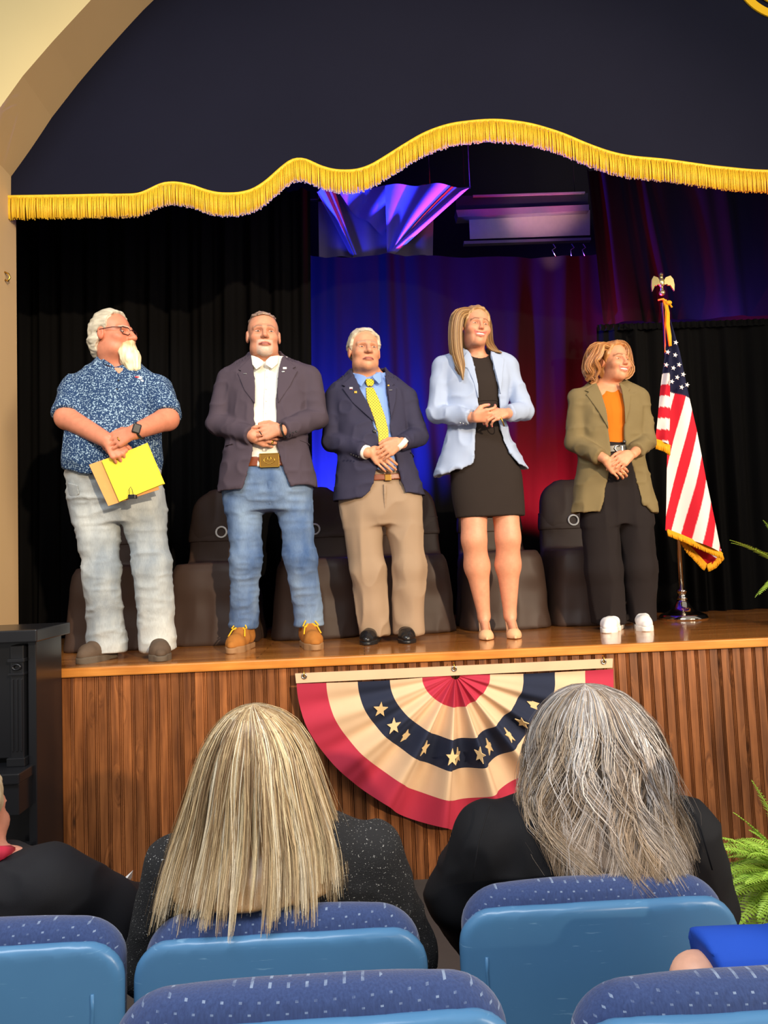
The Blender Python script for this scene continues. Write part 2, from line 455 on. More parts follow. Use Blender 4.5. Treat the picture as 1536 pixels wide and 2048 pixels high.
def mat_wood(name, light, dark, freq=(40, 40, 2.2), knots=True, rough=0.42, rnd=0.5):
    m, nt, bs = _new(name); g = N(nt, 'ShaderNodeNewGeometry'); oi = N(nt, 'ShaderNodeObjectInfo')
    ofs = N(nt, 'ShaderNodeVectorMath', operation='MULTIPLY_ADD'); ofs.inputs[1].default_value = (1, 1, 1)
    nt.links.new(g.outputs['Position'], ofs.inputs[0])
    cb = N(nt, 'ShaderNodeCombineXYZ'); nt.links.new(mth(nt, 'MULTIPLY', oi.outputs['Random'], 13.0), cb.inputs[2]); nt.links.new(cb.outputs[0], ofs.inputs[2])
    mp = N(nt, 'ShaderNodeMapping'); mp.inputs['Scale'].default_value = freq; nt.links.new(ofs.outputs[0], mp.inputs[0])
    vec = mp.outputs[0]
    if knots:
        mk = N(nt, 'ShaderNodeMapping'); mk.inputs['Scale'].default_value = (9, 9, 2.6); nt.links.new(ofs.outputs[0], mk.inputs[0])
        vo = N(nt, 'ShaderNodeTexVoronoi'); vo.inputs['Scale'].default_value = 1.0; nt.links.new(mk.outputs[0], vo.inputs['Vector'])
        kn = ramp(nt, vo.outputs['Distance'], [(0.0, (1, 1, 1)), (0.30, (0, 0, 0))])
        ad = N(nt, 'ShaderNodeVectorMath', operation='MULTIPLY_ADD'); ad.inputs[1].default_value = (2.2, 2.2, 1.1)
        nt.links.new(kn, ad.inputs[0]); nt.links.new(vec, ad.inputs[2]); vec = ad.outputs[0]
    f = noise(nt, vec, 1.0, 6, 0.6)
    c = ramp(nt, f, [(0.28, dark), (0.5, tuple((a+b)/2 for a, b in zip(light, dark))), (0.72, light)])
    big = noise(nt, ofs.outputs[0], 5.0, 3)
    c = mixc(nt, 0.8, c, ramp(nt, big, [(0.25, (.72, .68, .66)), (0.7, (1.12, 1.12, 1.12))]), 'MULTIPLY')
    if knots: c = mixc(nt, mth(nt, 'MULTIPLY', ramp(nt, vo.outputs['Distance'], [(0.02, (1, 1, 1)), (0.10, (0, 0, 0))]), 0.85), c, tuple(v*0.25 for v in dark))
    h = N(nt, 'ShaderNodeHueSaturation'); nt.links.new(c, h.inputs['Color'])
    nt.links.new(mth(nt, 'MULTIPLY_ADD', oi.outputs['Random'], rnd, 1.0-rnd*0.45), h.inputs['Value'])
    nt.links.new(h.outputs[0], bs.inputs['Base Color'])
    bs.inputs['Roughness'].default_value = rough; bs.inputs['Specular IOR Level'].default_value = 0.45
    bump(nt, bs, f, 0.12, 0.001)
    return m
MT['stagefloor'] = mat_stage_floor()
MT['bead'] = mat_wood('stained_pine_beadboard', lin(164, 102, 56), lin(84, 46, 22))
MT['nosing'] = mat_wood('honey_oak_nosing', lin(226, 152, 70), lin(196, 120, 48), (3, 40, 40), False, 0.3, 0.0)
MT['plaster'] = plain('cream_plaster', lin(206, 184, 130), 0.85, var=0.04, sc=3)
MT['soffit'] = plain('tan_arch_plaster', lin(196, 164, 118), 0.85, var=0.04, sc=3)
MT['black'] = plain('matt_black_paint', (0.006, 0.006, 0.007), 0.9)
MT['hallfloor'] = plain('grey_hall_floor', lin(70, 66, 62), 0.6)
MT['velvet'] = fabric('navy_valance_cloth', lin(19, 20, 35), 0.95, 0.10, 2.5, 700, 0.15, spec=0.15)
MT['drape'] = fabric('black_stage_drape', (0.0036, 0.0034, 0.0033), 1.0, 0.2, 4, 500, 0.2, stretch=(3, 3, 0.6), spec=0.06)
MT['backdrop'] = fabric('thin_black_backdrop', (0.0028, 0.0025, 0.0028), 1.0, 0.2, 5, 500, 0.2, stretch=(3, 3, 0.6), spec=0.04)
MT['fringe'] = fabric('gold_bullion_fringe', lin(232, 184, 40), 0.55, 0.25, 60, 300, 0.5, stretch=(1, 1, 0.3), spec=0.4)
MT['goldcloth'] = fabric('yellow_felt', lin(244, 190, 30), 0.7, 0.05)
MT['sheer'] = fabric('grey_sheer_cloth', lin(140, 132, 142), 0.8, 0.12, 8)

struct(MB().box((-6, -3, -0.1), (7, 3.45, 0)).build('floor', MT['hallfloor']))
struct(MB().box((X0, YE+.02, ZS-0.06), (X1, 6.4, ZS)).build('floor_stage', MT['stagefloor']))
struct(MB().box((X0, YE-0.012, ZS-0.042), (X1, YE+0.02, ZS+0.0005), 0.006).build('trim_1', MT['nosing'], smooth=False))
struct(MB().box((X0, 6.4, ZS-.1), (X1, 6.5, 5.6)).build('wall_back', MT['black']))
struct(MB().box((X0-.1, 3.8, ZS-.1), (X0, 6.5, 5.6)).build('wall_left', MT['black']))
struct(MB().box((X1, 3.45, ZS-.1), (X1+.1, 6.5, 5.6)).build('wall_right', MT['black']))
struct(MB().box((X0-.1, 3.8, 5.5), (X1+.1, 6.5, 5.6)).build('ceiling', MT['black']))
# beadboard front of the stage: every board its own piece
wf = struct(MB().box((X0, YE+0.026, 0), (X1, YE+0.05, ZS-0.042)).build('wall_stage_front', MT['black']))
def bead_mesh():
    p = [(0.0006, .012), (0.0006, .0012), (.0018, 0), (.0378, 0), (.0386, .0060), (.0406, .0062), (.0416, .0004), (.0438, -.0014), (.0458, .0004), (.0466, .0062), (.0480, .0062), (.0488, .0004), (.0510, -.0014), (.0534, .0006), (.0546, .0062), (.0556, .012)]
    n = len(p); z0, z1 = 0.0, ZS-0.042
    V = [(x, y, z) for z in (z0, z1) for x, y in p]
    Fc = [(i, i+1, n+i+1, n+i) for i in range(n-1)]+[tuple(range(n, 2*n))]
    me = bpy.data.meshes.new('bead_board'); me.from_pydata(V, [], Fc); me.update(); me.materials.append(MT['bead']); return me
bm_ = bead_mesh(); k = 0; x = -2.21
while x < 2.75:
    o = bpy.data.objects.new('bead_board', bm_); COL.objects.link(o); o.location = (x, YE+0.012, 0); o.parent = wf; x += 0.0562; k += 1
# proscenium: wall with arched opening, soffit and jamb
YF, YB = 3.46, 3.74
arch_px = [(25, 1400), (18, 800), (10, 340), (50, 285), (95, 222), (150, 158), (225, 76), (282, 12), (340, -48), (420, -125), (540, -225), (700, -330), (900, -420), (1200, -500), (1560, -530)]
A = [at(px, py, YB) for px, py in arch_px]
A[0][2] = ZS
for q in (A[0], A[1]): q[0] = A[2][0]
mid = A[-1][0]
inner = [(p[0], p[2]) for p in A] + [(2*mid-p[0], p[2]) for p in A[-2::-1]]
outer = [(-6.0, 0)] + [(-6.0, 6.6), (mid, 6.6), (9.5, 6.6), (9.5, 0)]
n = len(inner)
bmw = bmesh.new()
fv = [bmw.verts.new((x_, YF, z_)) for x_, z_ in inner]
top = [bmw.verts.new((x_, YF, 7.4)) for x_, z_ in inner]
for i in range(n-1): bmw.faces.new((fv[i], fv[i+1], top[i+1], top[i]))
l0 = [bmw.verts.new(v) for v in ((-6, YF, 0), (-6, YF, 7.4), (inner[0][0], YF, 0))]
bmw.faces.new((l0[2], fv[0], fv[1], fv[2], top[0], l0[1], l0[0]))
r0 = [bmw.verts.new(v) for v in ((9.5, YF, 0), (9.5, YF, 7.4), (inner[-1][0], YF, 0))]
bmw.faces.new((r0[2], r0[0], r0[1], top[-1], fv[-3], fv[-2], fv[-1]))
me = bpy.data.meshes.new('wall_front'); bmw.to_mesh(me); bmw.free(); me.materials.append(MT['plaster'])
wfr = bpy.data.objects.new('wall_front', me); COL.objects.link(wfr); struct(wfr)
V = [(x_, y_, z_) for y_ in (YF, YB+0.12) for x_, z_ in inner]
sof = mesh('arch_soffit', V, [(i, i+1, n+i+1, n+i) for i in range(n-1)], MT['soffit'], wfr, smooth=False)

# ------------------------------------------------------------------ cloth sheets
def sheet(name, top, bot, Y, mat, parent=None, nx=160, nz=50, amp=0.03, folds=14, seed=1, sharp=1.0, amp_top=None, zfun=None):
    """hanging cloth between two polylines of world (x,z); y moves in folds"""
    top = np.array(top); bot = np.array(bot); u = np.linspace(0, 1, nx)
    def ev(P):
        t = np.linspace(0, 1, len(P)); return np.interp(u, t, P[:, 0]), np.interp(u, t, P[:, 1])
    tx, tz = ev(top); bx, bz = ev(bot); v = np.linspace(0, 1, nz)[:, None]
    Xg = tx*(1-v)+bx*v; Zg = tz*(1-v)+bz*v
    ph = u*folds*2*math.pi; r = np.random.default_rng(seed)
    warp = np.interp(u, np.linspace(0, 1, 9), r.uniform(-1.6, 1.6, 9)); ph = ph+warp
    f = np.sin(ph)+0.5*np.sin(2.3*ph+1.7+r.uniform(0, 6))
    am = (amp_top if amp_top is not None else amp*0.6)*(1-v)+amp*v
    Yg = Y+f*am*(0.75+0.25*np.sin(v*5+u*9))
    if zfun is not None: Yg = Yg+zfun(Xg, Zg)
    Vv = np.stack([Xg, Yg, Zg], 2).reshape(-1, 3)
    i = np.arange(nz-1)[:, None]*nx+np.arange(nx-1)[None, :]; i = i.ravel()
    Q = np.stack([i, i+1, i+nx+1, i+nx], 1)
    return mesh(name, Vv, Q, mat, parent)
def XZ(pts, Y): return [(at(a, b, Y)[0], at(a, b, Y)[2]) for a, b in pts]

# black curtain at the left
Y = 4.95
tag(sheet('stage_curtain', XZ([(-60, 380), (620, 380)], Y), [(at(-60, 900, Y)[0], ZS+.01), (at(615, 900, Y)[0], ZS+.01)], Y, MT['drape'], amp=0.045, folds=13, seed=3, nx=240),
    'black pleated stage curtain hanging behind the three men on the left', 'curtain')
# centre drape that takes the blue and red light
Y = 5.50
topc = XZ([(600, 505), (650, 516), (700, 514), (740, 511), (782, 507), (815, 512), (865, 511), (930, 515), (1000, 513), (1060, 516), (1110, 513), (1150, 512), (1185, 509), (1225, 505)], Y)
tag(sheet('backdrop_drape', topc, [(at(590, 900, Y)[0], ZS+.01), (at(1235, 900, Y)[0], ZS+.01)], Y, MT['backdrop'], amp=0.04, folds=6, seed=8, nx=200, amp_top=0.012),
    'thin black backdrop drape lit blue at left and red at right', 'curtain')
# upper right drape in violet light
Y = 5.30
tag(sheet('upper_drape', XZ([(1172, 340), (1300, 340), (1640, 330)], Y), XZ([(1205, 648), (1360, 640), (1640, 622)], Y), Y, MT['backdrop'], amp=0.035, folds=4, seed=12, nx=120),
    'dark drape in violet light above the flag, hanging high at right', 'curtain')
# lower right curtain with gathered heading
Y = 4.88
pd = tag(sheet('gathered_curtain', XZ([(1195, 652), (1400, 645), (1640, 636)], Y), [(at(1190, 900, Y)[0], ZS+.005), (at(1640, 900, Y)[0], ZS+.005)], Y, MT['drape'], amp=0.05, folds=9, seed=21, nx=260, amp_top=0.02),
    'black gathered curtain behind the flag at right', 'curtain')
hd = XZ([(1195, 652), (1400, 645), (1640, 636)], Y-0.03)
sheet('rod_pocket', [(a, b+0.01) for a, b in hd], [(a, b-0.035) for a, b in hd], Y-0.03, MT['drape'], pd, amp=0.012, folds=34, seed=5, nx=260, nz=6, amp_top=0.012)

# ------------------------------------------------------------------ valance with fringe
YV = 3.79
fr_px = [(-60, 396), (10, 395), (150, 393), (285, 390), (300, 383), (312, 371), (330, 366), (370, 367), (395, 377), (425, 388), (455, 390), (490, 388), (520, 376), (548, 352), (575, 326), (597, 314), (620, 325), (650, 340), (690, 345), (730, 340), (768, 318), (800, 297), (850, 267), (900, 250), (960, 243), (1000, 242), (1060, 250), (1120, 268), (1170, 290), (1220, 308), (1260, 316), (1330, 322), (1420, 335), (1500, 343), (1560, 345), (1700, 345)]
fx = np.array([at(a, b, YV)[0] for a, b in fr_px]); fz = np.array([at(a, b, YV)[2] for a, b in fr_px])
def fr_z(x): return np.interp(x, fx, fz)
xs = np.linspace(fx[0], fx[-1], 420); zz = np.convolve(np.pad(fr_z(xs), 5, mode='edge'), np.ones(11)/11, 'valid')
val = empty('stage_valance', ((fx[0]+fx[-1])/2, YV, 4.2), 'navy blue stage valance with wavy gold fringed lower edge', 'valance')
ox, oz = val.location.x, val.location.z
nzv = 40; v = np.linspace(0, 1, nzv)[:, None]
Xg = np.repeat(xs[None, :], nzv, 0); Zg = zz*(1-v)+6.3*v
Yg = 0.016*np.sin(Xg*2.1+.6)*(1-v)+0.010*np.sin(Xg*5.3+Zg*1.2)+0.006*np.sin(Xg*1.3-Zg*4)
Vv = np.stack([Xg-ox, Yg, Zg-oz], 2).reshape(-1, 3); i = (np.arange(nzv-1)[:, None]*420+np.arange(419)[None, :]).ravel()
mesh('valance_cloth', Vv, np.stack([i, i+1, i+421, i+420], 1), MT['velvet'], val)
bd = MB()
for a in range(419):
    pass
bd.tube([(xs[a]-ox, -0.012, zz[a]-oz-0.006) for a in range(0, 420, 2)], 0.011, 6, True)
bd.build('fringe_braid', MT['fringe'], val, True)
st = MB(); nst = 620
for row in (0, 1):
    for a in range(nst):
        x_ = fx[0]+(fx[-1]-fx[0])*(a+0.5*row+random.uniform(-.12, .12))/nst
        z_ = float(np.interp(x_, xs, zz)); L = 0.128+random.uniform(-.006, .006)
        y_ = -0.018+0.010*row+random.uniform(-.003, .003); dx = random.uniform(-.002, .002); r_ = 0.0034
        pts = [(x_-ox, y_, z_-oz-.008), (x_+dx-ox, y_-.004, z_-oz-.5*L), (x_+dx*2-ox, y_, z_-oz-L)]
        st.tube(pts, [r_, r_*1.05, r_*1.15], 4, True)
tag(st.build('fringe_strands', MT['fringe'], val, True), kind='stuff')
ec = at(1562, -52, YV); S_ = at(1663, -52, YV)[0]-ec[0]
for R1, R2 in ((1.0, .85), (.72, .60)):
    mb = MB(); nn = 72; V = []
    for i in range(nn):
        t = 2*math.pi*i/nn
        for r_, yy in ((R1, -.02), (R2, -.02), (R2, -.012), (R1, -.012)):
            V.append((ec[0]-ox+S_*r_*math.cos(t), yy-.008, ec[2]-oz+S_*r_*math.sin(t)))
    mb.add(V, [(i*4+j, i*4+(j+1) % 4, ((i+1) % nn)*4+(j+1) % 4, ((i+1) % nn)*4+j) for i in range(nn) for j in range(4)])
    mb.build('emblem_ring', MT['goldcloth'], val)

# ------------------------------------------------------------------ things hung high at the back
def quilt(name, corners, Y, mat, parent, nu=40, nv=30, depth=None, label=None):
    """cloth over four photo points (tl,tr,br,bl) at depth Y with own ripples"""
    C = [np.array(at(a, b, Y)) for a, b in corners]; V = []
    for j in range(nv):
        for i in range(nu):
            u, w = i/(nu-1), j/(nv-1)
            p = (C[0]*(1-u)+C[1]*u)*(1-w)+(C[3]*(1-u)+C[2]*u)*w
            p = p.copy(); p[1] += depth(u, w) if depth else 0
            V.append(p)
    q = [(j*nu+i, j*nu+i+1, (j+1)*nu+i+1, (j+1)*nu+i) for j in range(nv-1) for i in range(nu-1)]
    return mesh(name, V, np.array(q), mat, parent)
sw = empty('fabric_swag', tuple(at(760, 440, 5.4)), 'pale sheer cloth swag in blue light below the gold fringe', 'swag')
quilt('sheer_panel', [(636, 378), (868, 372), (866, 512), (638, 516)], 5.66, MT['sheer'], sw, depth=lambda u, w: .02*math.sin(u*26)+.012*math.sin(u*11+w*2))
quilt('swag_fold', [(634, 384), (668, 376), (716, 512), (704, 516)], 5.60, MT['sheer'], sw, depth=lambda u, w: -.05*math.sin(u*math.pi)+.01*math.sin(u*14))
quilt('swag_drop', [(770, 372), (942, 376), (800, 498), (774, 508)], 5.57, MT['sheer'], sw, depth=lambda u, w: -.04*math.sin(u*math.pi*.9)-.025*math.sin(u*13+w*2)*(1-w*.5))
quilt('swag_fold', [(905, 392), (938, 376), (790, 508), (770, 508)], 5.53, MT['sheer'], sw, depth=lambda u, w: -.015*math.sin(u*math.pi))
quilt('swag_drop', [(668, 374), (800, 372), (768, 470), (700, 420)], 5.61, MT['sheer'], sw, depth=lambda u, w: -.03*math.sin(u*9+w*3))
rod = at(570, 402, 5.64); rod2 = at(650, 400, 5.64)
MB().tube([rod, rod2], 0.012).build('rod', MT['black'], sw, True)
for hx, hy in ((640, 380), (770, 372), (860, 372), (940, 377)):
    q_ = at(hx, hy, 5.62); MB().tube([q_, (q_[0], q_[1], 5.5)], 0.003, 5).build('hanging_cord', MT['black'], sw, True)
Y = 5.85
for c_ in sw.children: c_.location = -sw.location
scr = empty('projection_screen', tuple(at(1050, 430, 5.85)), 'pulled-up white projection screen in its dark case high on the stage back', 'screen')
MT['case'] = plain('dark_screen_case', lin(40, 46, 56), 0.5)
MT['casebar'] = plain('grey_metal_bar', lin(150, 140, 160), 0.4)
MT['screen'] = plain('white_screen_cloth', lin(215, 208, 200), 0.8)
def slab(name, c4, Y, th, mat, parent):
    C = [at(a, b, Y) for a, b in c4]; V = [(p[0], Y, p[2]) for p in C]+[(p[0], Y+th, p[2]) for p in C]
    return MB().add(V, [(0, 1, 2, 3), (7, 6, 5, 4), (0, 4, 5, 1), (1, 5, 6, 2), (2, 6, 7, 3), (3, 7, 4, 0)]).build(name, mat, parent)
slab('screen_case', [(912, 392), (1176, 386), (1176, 408), (912, 422)], Y, .1, MT['case'], scr)
slab('case_bar', [(912, 420), (1178, 409), (1178, 421), (916, 434)], Y-.03, .12, MT['casebar'], scr)
slab('case_bar', [(946, 390), (1170, 383), (1170, 386), (946, 393)], Y-.02, .05, MT['casebar'], scr)
slab('screen_cloth', [(938, 430), (1180, 420), (1180, 470), (940, 478)], Y+.03, .006, MT['screen'], scr)
slab('weight_bar', [(928, 482), (1182, 475), (1182, 480), (928, 488)], Y, .05, MT['casebar'], scr)
for hx in (930, 1150):
    q_ = at(hx, 392, 5.9); MB().tube([q_, (q_[0], q_[1], 5.5)], 0.004, 5).build('hanging_cord', MT['black'], scr, True)
for c_ in scr.children: c_.location = -scr.location
for hx in (1106, 1143, 1166):
    p = at(hx, 488, 5.46); q = at(hx+random.uniform(-6, 6), 512, 5.46)
    tag(MB().tube([p, (p[0]+.02, p[1], p[2]-.03), (p[0]-.01, p[1], p[2]-.05), q], 0.003, 5).build('wire_hook', MT['silver'], None, True),
        {1106: 'small wire hook, leftmost of three under the projection screen', 1143: 'small wire hook, middle of three under the projection screen', 1166: 'small wire hook, rightmost of three under the projection screen'}[hx], 'hook', 'hooks holding the backdrop drape')
# small brass hook on the jamb
p = at(16, 555, 3.73)
tag(MB().tube([(A[2][0]+.0, 3.73, p[2]+.03), (A[2][0]+.02, 3.73, p[2]+.02), (A[2][0]+.028, 3.73, p[2]), (A[2][0]+.016, 3.73, p[2]-.02), (A[2][0]+.004, 3.73, p[2]-.012)], 0.005, 6).build('brass_hook', MT['gold'], None, True), 'small brass tieback hook on the arch jamb', 'hook')

# ================================================================== PEOPLE
def rotm(yaw=0, pitch=0, tilt=0):
    """yaw>0 turns the face to the viewer's right, pitch>0 lifts the chin, tilt>0 leans the crown to the viewer's right"""
    return np.array((Matrix.Rotation(tilt, 3, 'Y') @ Matrix.Rotation(yaw, 3, 'Z') @ Matrix.Rotation(-pitch, 3, 'X')), np.float32)
class Head:
    def __init__(s, c, yaw=0, pitch=0, tilt=0, sc=1.0, wide=1.0):
        s.c = np.array(c, np.float32); s.R = rotm(math.radians(yaw), math.radians(pitch), math.radians(tilt)); s.s = sc; s.w = wide
    def p(s, q): q = np.array(q, np.float32)*[s.w, 1, 1]; return s.c+s.R@(q*s.s).astype(np.float32)
    def inv(s, V): return ((V-s.c)@s.R)/s.s/np.array([s.w, 1, 1])
    def E(s, c, r): return ell(s.p(c), np.array(r)*s.s*np.array([s.w, 1, 1]), s.R)
    def Cn(s, a, b, ra, rb): return rcone(s.p(a), s.p(b), ra*s.s, rb*s.s)
MOUTH = {'closed': ([(-.025, -.084, -.068), (-.012, -.096, -.0645), (0, -.0985, -.0635), (.012, -.096, -.0645), (.025, -.084, -.068)],
                    [(-.022, -.086, -.0695), (-.010, -.0955, -.0715), (0, -.0975, -.072), (.010, -.0955, -.0715), (.022, -.086, -.0695)]),
         'smile': ([(-.034, -.076, -.047), (-.018, -.094, -.0555), (0, -.100, -.0585), (.018, -.094, -.0555), (.034, -.076, -.047)],
                   [(-.032, -.077, -.050), (-.017, -.092, -.069), (0, -.098, -.0755), (.017, -.092, -.069), (.032, -.077, -.050)])}
BROW = [(.050, -.070, .019), (.034, -.086, .0275), (.014, -.091, .023)]
def add_head(vol, h, neck_to, rn=0.056, mouth='closed', jowl=0.0, nose=1.0, brow=1.0, ears=True):
    a = lambda pr, k: vol.add(pr, k)
    a(h.E((0, .018, .035), (.076, .097, .085)), 0)
    a(h.E((0, -.020, -.035), (.064, .076, .084)), .03)
    a(h.E((0, -.064, -.094), (.028+jowl*.3, .026, .024)), .03)
    for sx in (-1, 1):
        a(h.E((sx*.036, -.058, -.028), (.030, .030, .026)), .02)
        a(h.E((sx*(.038+jowl), -.026, -.078), (.018+jowl, .032, .026)), .03)
        a(h.Cn((sx*.010, -.086, .020), (sx*.046, -.068, .020), .012*brow, .010*brow), .015)
    for sx in (-1, 1): vol.sub(h.E((sx*.032, -.098, .000), (.020, .024, .012)), .012)
    a(h.Cn((0, -.090, .014), (0, -.117+.022*max(0, 1-nose), -.030), .008*min(1, nose+.1), .0125*nose), .012)
    for sx in (-1, 1): a(h.E((sx*.0125*nose, -.103, -.034), (.008*nose, .011, .008)), .008)
    if mouth == 'smile':
        for sx in (-1, 1): a(h.E((sx*.041, -.068, -.030), (.022, .020, .018)), .02)
    for ln, r in zip(MOUTH[mouth], (.0048, .0056)):
        for p, q in zip(ln[:-1], ln[1:]): a(h.Cn(p, q, r*(.6 if abs(p[0]) > .02 else 1), r*(.6 if abs(q[0]) > .02 else 1)), .006)
    if mouth == 'smile':
        for p, q in (((-.024, -.094, -.0585), (0, -.107, -.067)), ((0, -.107, -.067), (.024, -.094, -.0585))): vol.sub(h.Cn(p, q, .0050, .0064), .002)
    if ears:
        for sx in (-1, 1):
            a(h.E((sx*.079, .012, -.006), (.009, .019, .031)), .008)
            vol.sub(h.E((sx*.089, .006, -.004), (.006, .010, .018)), .006)
    a(rcone(h.p((0, .022, -.075)), neck_to, rn*h.s*.98, rn*1.06*h.s), .035)
def dist_line(L, pts):
    d = np.full(len(L), 9.0)
    for p, q in zip(pts[:-1], pts[1:]):
        p = np.array(p); q = np.array(q); ab = q-p; t = np.clip(((L-p)@ab)/(ab@ab), 0, 1)
        d = np.minimum(d, np.linalg.norm(L-p-t[:, None]*ab, axis=1))
    return d
def sstep(a, b, x): t = np.clip((x-a)/(b-a), 0, 1); return t*t*(3-2*t)
def face_col(h, base, lips, browc, mouth='closed', blush=0.35, stubble=None, scalp=None, browt=.0045, fuzz=None):
    base = np.array(base); lips = np.array(lips)
    def f(V):
        L = h.inv(V); C = np.repeat(base[None, :], len(V), 0).copy()
        m = vn(V*55, 3); C *= (0.92+0.16*m)[:, None]
        red = np.array([1.0, .62, .55])
        near = np.linalg.norm(L, axis=1) < 0.16
        w = np.zeros(len(V))
        for sx in (-1, 1): w = np.maximum(w, 1-sstep(.01, .034, np.linalg.norm(L-np.array([sx*.042, -.075, -.030]), axis=1)))
        w = np.maximum(w, 1-sstep(.008, .022, np.linalg.norm(L-np.array([0, -.116, -.030]), axis=1)))
        w = np.maximum(w, .8*sstep(.070, .078, np.abs(L[:, 0]))*(L[:, 2] < .04)*(L[:, 2] > -.05)*near)
        C = C*(1-blush*w[:, None])+C*red*(blush*w[:, None])
        if stubble is not None:
            sc_, wt, zlim = stubble
            k = (1-sstep(.030, .046, np.abs(L[:, 0])))*(L[:, 2] < zlim)*(L[:, 2] > -.135)*(L[:, 1] < -.055)
            lipd = np.minimum(dist_line(L, MOUTH[mouth][0]), dist_line(L, MOUTH[mouth][1]))
            k = k*sstep(.006, .011, lipd)*near*wt*(0.55+0.6*vn(V*300, 5))
            k = np.clip(k, 0, 1); C = C*(1-k[:, None])+np.array(sc_)*k[:, None]
        if scalp is not None:
            sc_, wt = scalp
            k = sstep(.0, .03, L[:, 1]+.040)*sstep(-.055, -.03, L[:, 2])*(np.abs(L[:, 0]) > .045)*(L[:, 2] < .09)*near*wt*(1-sstep(.0765, .080, np.abs(L[:, 0]))*(L[:, 2] < .03))
            C = C*(1-k[:, None])+np.array(sc_)*k[:, None]
        flat = np.array([1, 0, 1.0]); fr_ = near*(L[:, 1] < -.062); d2 = lambda pts: dist_line(L*flat, [np.array(q)*flat for q in pts])
        for i in (0, 1):
            k = (1-sstep(.0036, .0058, d2(MOUTH[mouth][i])))*fr_
            C = C*(1-k[:, None])+lips*k[:, None]
        if mouth == 'closed':
            k = (1-sstep(.0008, .0030, d2([(-.026, 0, -.0700), (-.012, 0, -.0676), (0, 0, -.0680), (.012, 0, -.0676), (.026, 0, -.0700)])))*fr_
            C = C*(1-k[:, None])+np.array(lin(92, 40, 36))*k[:, None]
        LA = L.copy(); LA[:, 0] = np.abs(LA[:, 0])
        k = (1-sstep(browt*.5, browt*1.3, dist_line(LA*flat, [np.array(q)*flat for q in BROW])))*near*(L[:, 1] < -.055)*.85
        C = C*(1-k[:, None])+np.array(browc)*k[:, None]
        # lash line round the eyes
        e = np.abs(np.linalg.norm((LA-np.array([.032, -.078, .0015]))*np.array([1, 0, 1.9]), axis=1)-.0150)+np.maximum(0, -.001-LA[:, 2])*.4
        k = (1-sstep(.0008, .0035, e))*near*(LA[:, 1] < -.055)*.8
        C = C*(1-k[:, None])+C*np.array([.45, .33, .3])*k[:, None]
        return C
    return f
def eyes(h, parent, iris, look=0.0, squint=1.0, org=(0, 0, 0)):
    for sx in (-1, 1):
        V = []; n, m = 20, 14; C = []
        for i in range(m+1):
            th = math.pi*i/m
            for k in range(n):
                q = np.array([math.sin(th)*math.cos(2*math.pi*k/n), -math.cos(th), math.sin(th)*math.sin(2*math.pi*k/n)])
                V.append(h.p(np.array([sx*.032, -.0705, .0005])+q*np.array([.0142, .0118, .0066*squint])))
                gx, gz = q[0]*.0142-look*.0142, q[2]*.0066
                r = math.hypot(gx, gz*1.0)
                C.append((.004, .004, .004) if r < .0026 and q[1] < 0 else iris if r < .0056 and q[1] < 0 else lin(205, 190, 180))
        Fc = np.array([(i*n+k, (i+1)*n+k, (i+1)*n+(k+1) % n, i*n+(k+1) % n) for i in range(m) for k in range(n)])
        mesh('eye', V, Fc, MT['eye'], parent, True, np.array(C))
def hand(W, d, nrm, side, sc=1.0, curl=(25, 35, 25), spread=1.0, thumb=(0.55, 0.3), fc=None):
    """W wrist, d finger direction, nrm back-of-hand normal, side +-1 puts the thumb on that side. -> (palm prims, finger prims, tips)"""
    W = np.array(W, float); d = np.array(d, float); d /= np.linalg.norm(d); nrm = np.array(nrm, float); nrm -= d*(nrm@d); nrm /= np.linalg.norm(nrm)
    t = np.cross(d, nrm)*side; palm = []; fing = []; tips = []
    L = [(.033, .072, (.042, .026, .021), .0092), (.011, .077, (.047, .029, .022), .0095), (-.011, .074, (.043, .027, .021), .009), (-.032, .066, (.033, .021, .019), .0078)]
    for i, (y, x, ph, r) in enumerate(L):
        k = W+sc*(d*x+t*y*.95)
        palm.append(rcone(W+sc*(t*y*.45+d*.008), k-nrm*.003*sc, .0165*sc, .0125*sc))
        p = k; ang = 0; prev = p
        cc = curl if fc is None else fc[i]
        for j, l in enumerate(ph):
            ang += math.radians(cc[j]); dd = d*math.cos(ang)-nrm*math.sin(ang)+t*y*1.2*spread
            dd /= np.linalg.norm(dd); q = p+dd*l*sc
            fing.append((i, rcone(p, q, r*sc*(1-.07*j), r*sc*(1-.07*(j+1))))); p = q
        tips.append(p)
    a = W+sc*(d*.018+t*.022-nrm*.006); b = a+sc*.040*(d*thumb[0]+t*.62-nrm*thumb[1]); c = b+sc*.030*(d*.85+t*.18-nrm*thumb[1]*.6); e = c+sc*.024*(d*.95+t*.0-nrm*thumb[1]*.4)
    palm.append(rcone(a, b, .017*sc, .0125*sc)); fing.append((9, rcone(b, c, .0115*sc, .0105*sc))); fing.append((9, rcone(c, e, .0105*sc, .0085*sc))); tips.append(e)
    return palm, fing, tips
def add_hand(vol, H):
    for p in H[0]: vol.add(p, .010)
    for i, p in H[1]: vol.add(p, .0015)

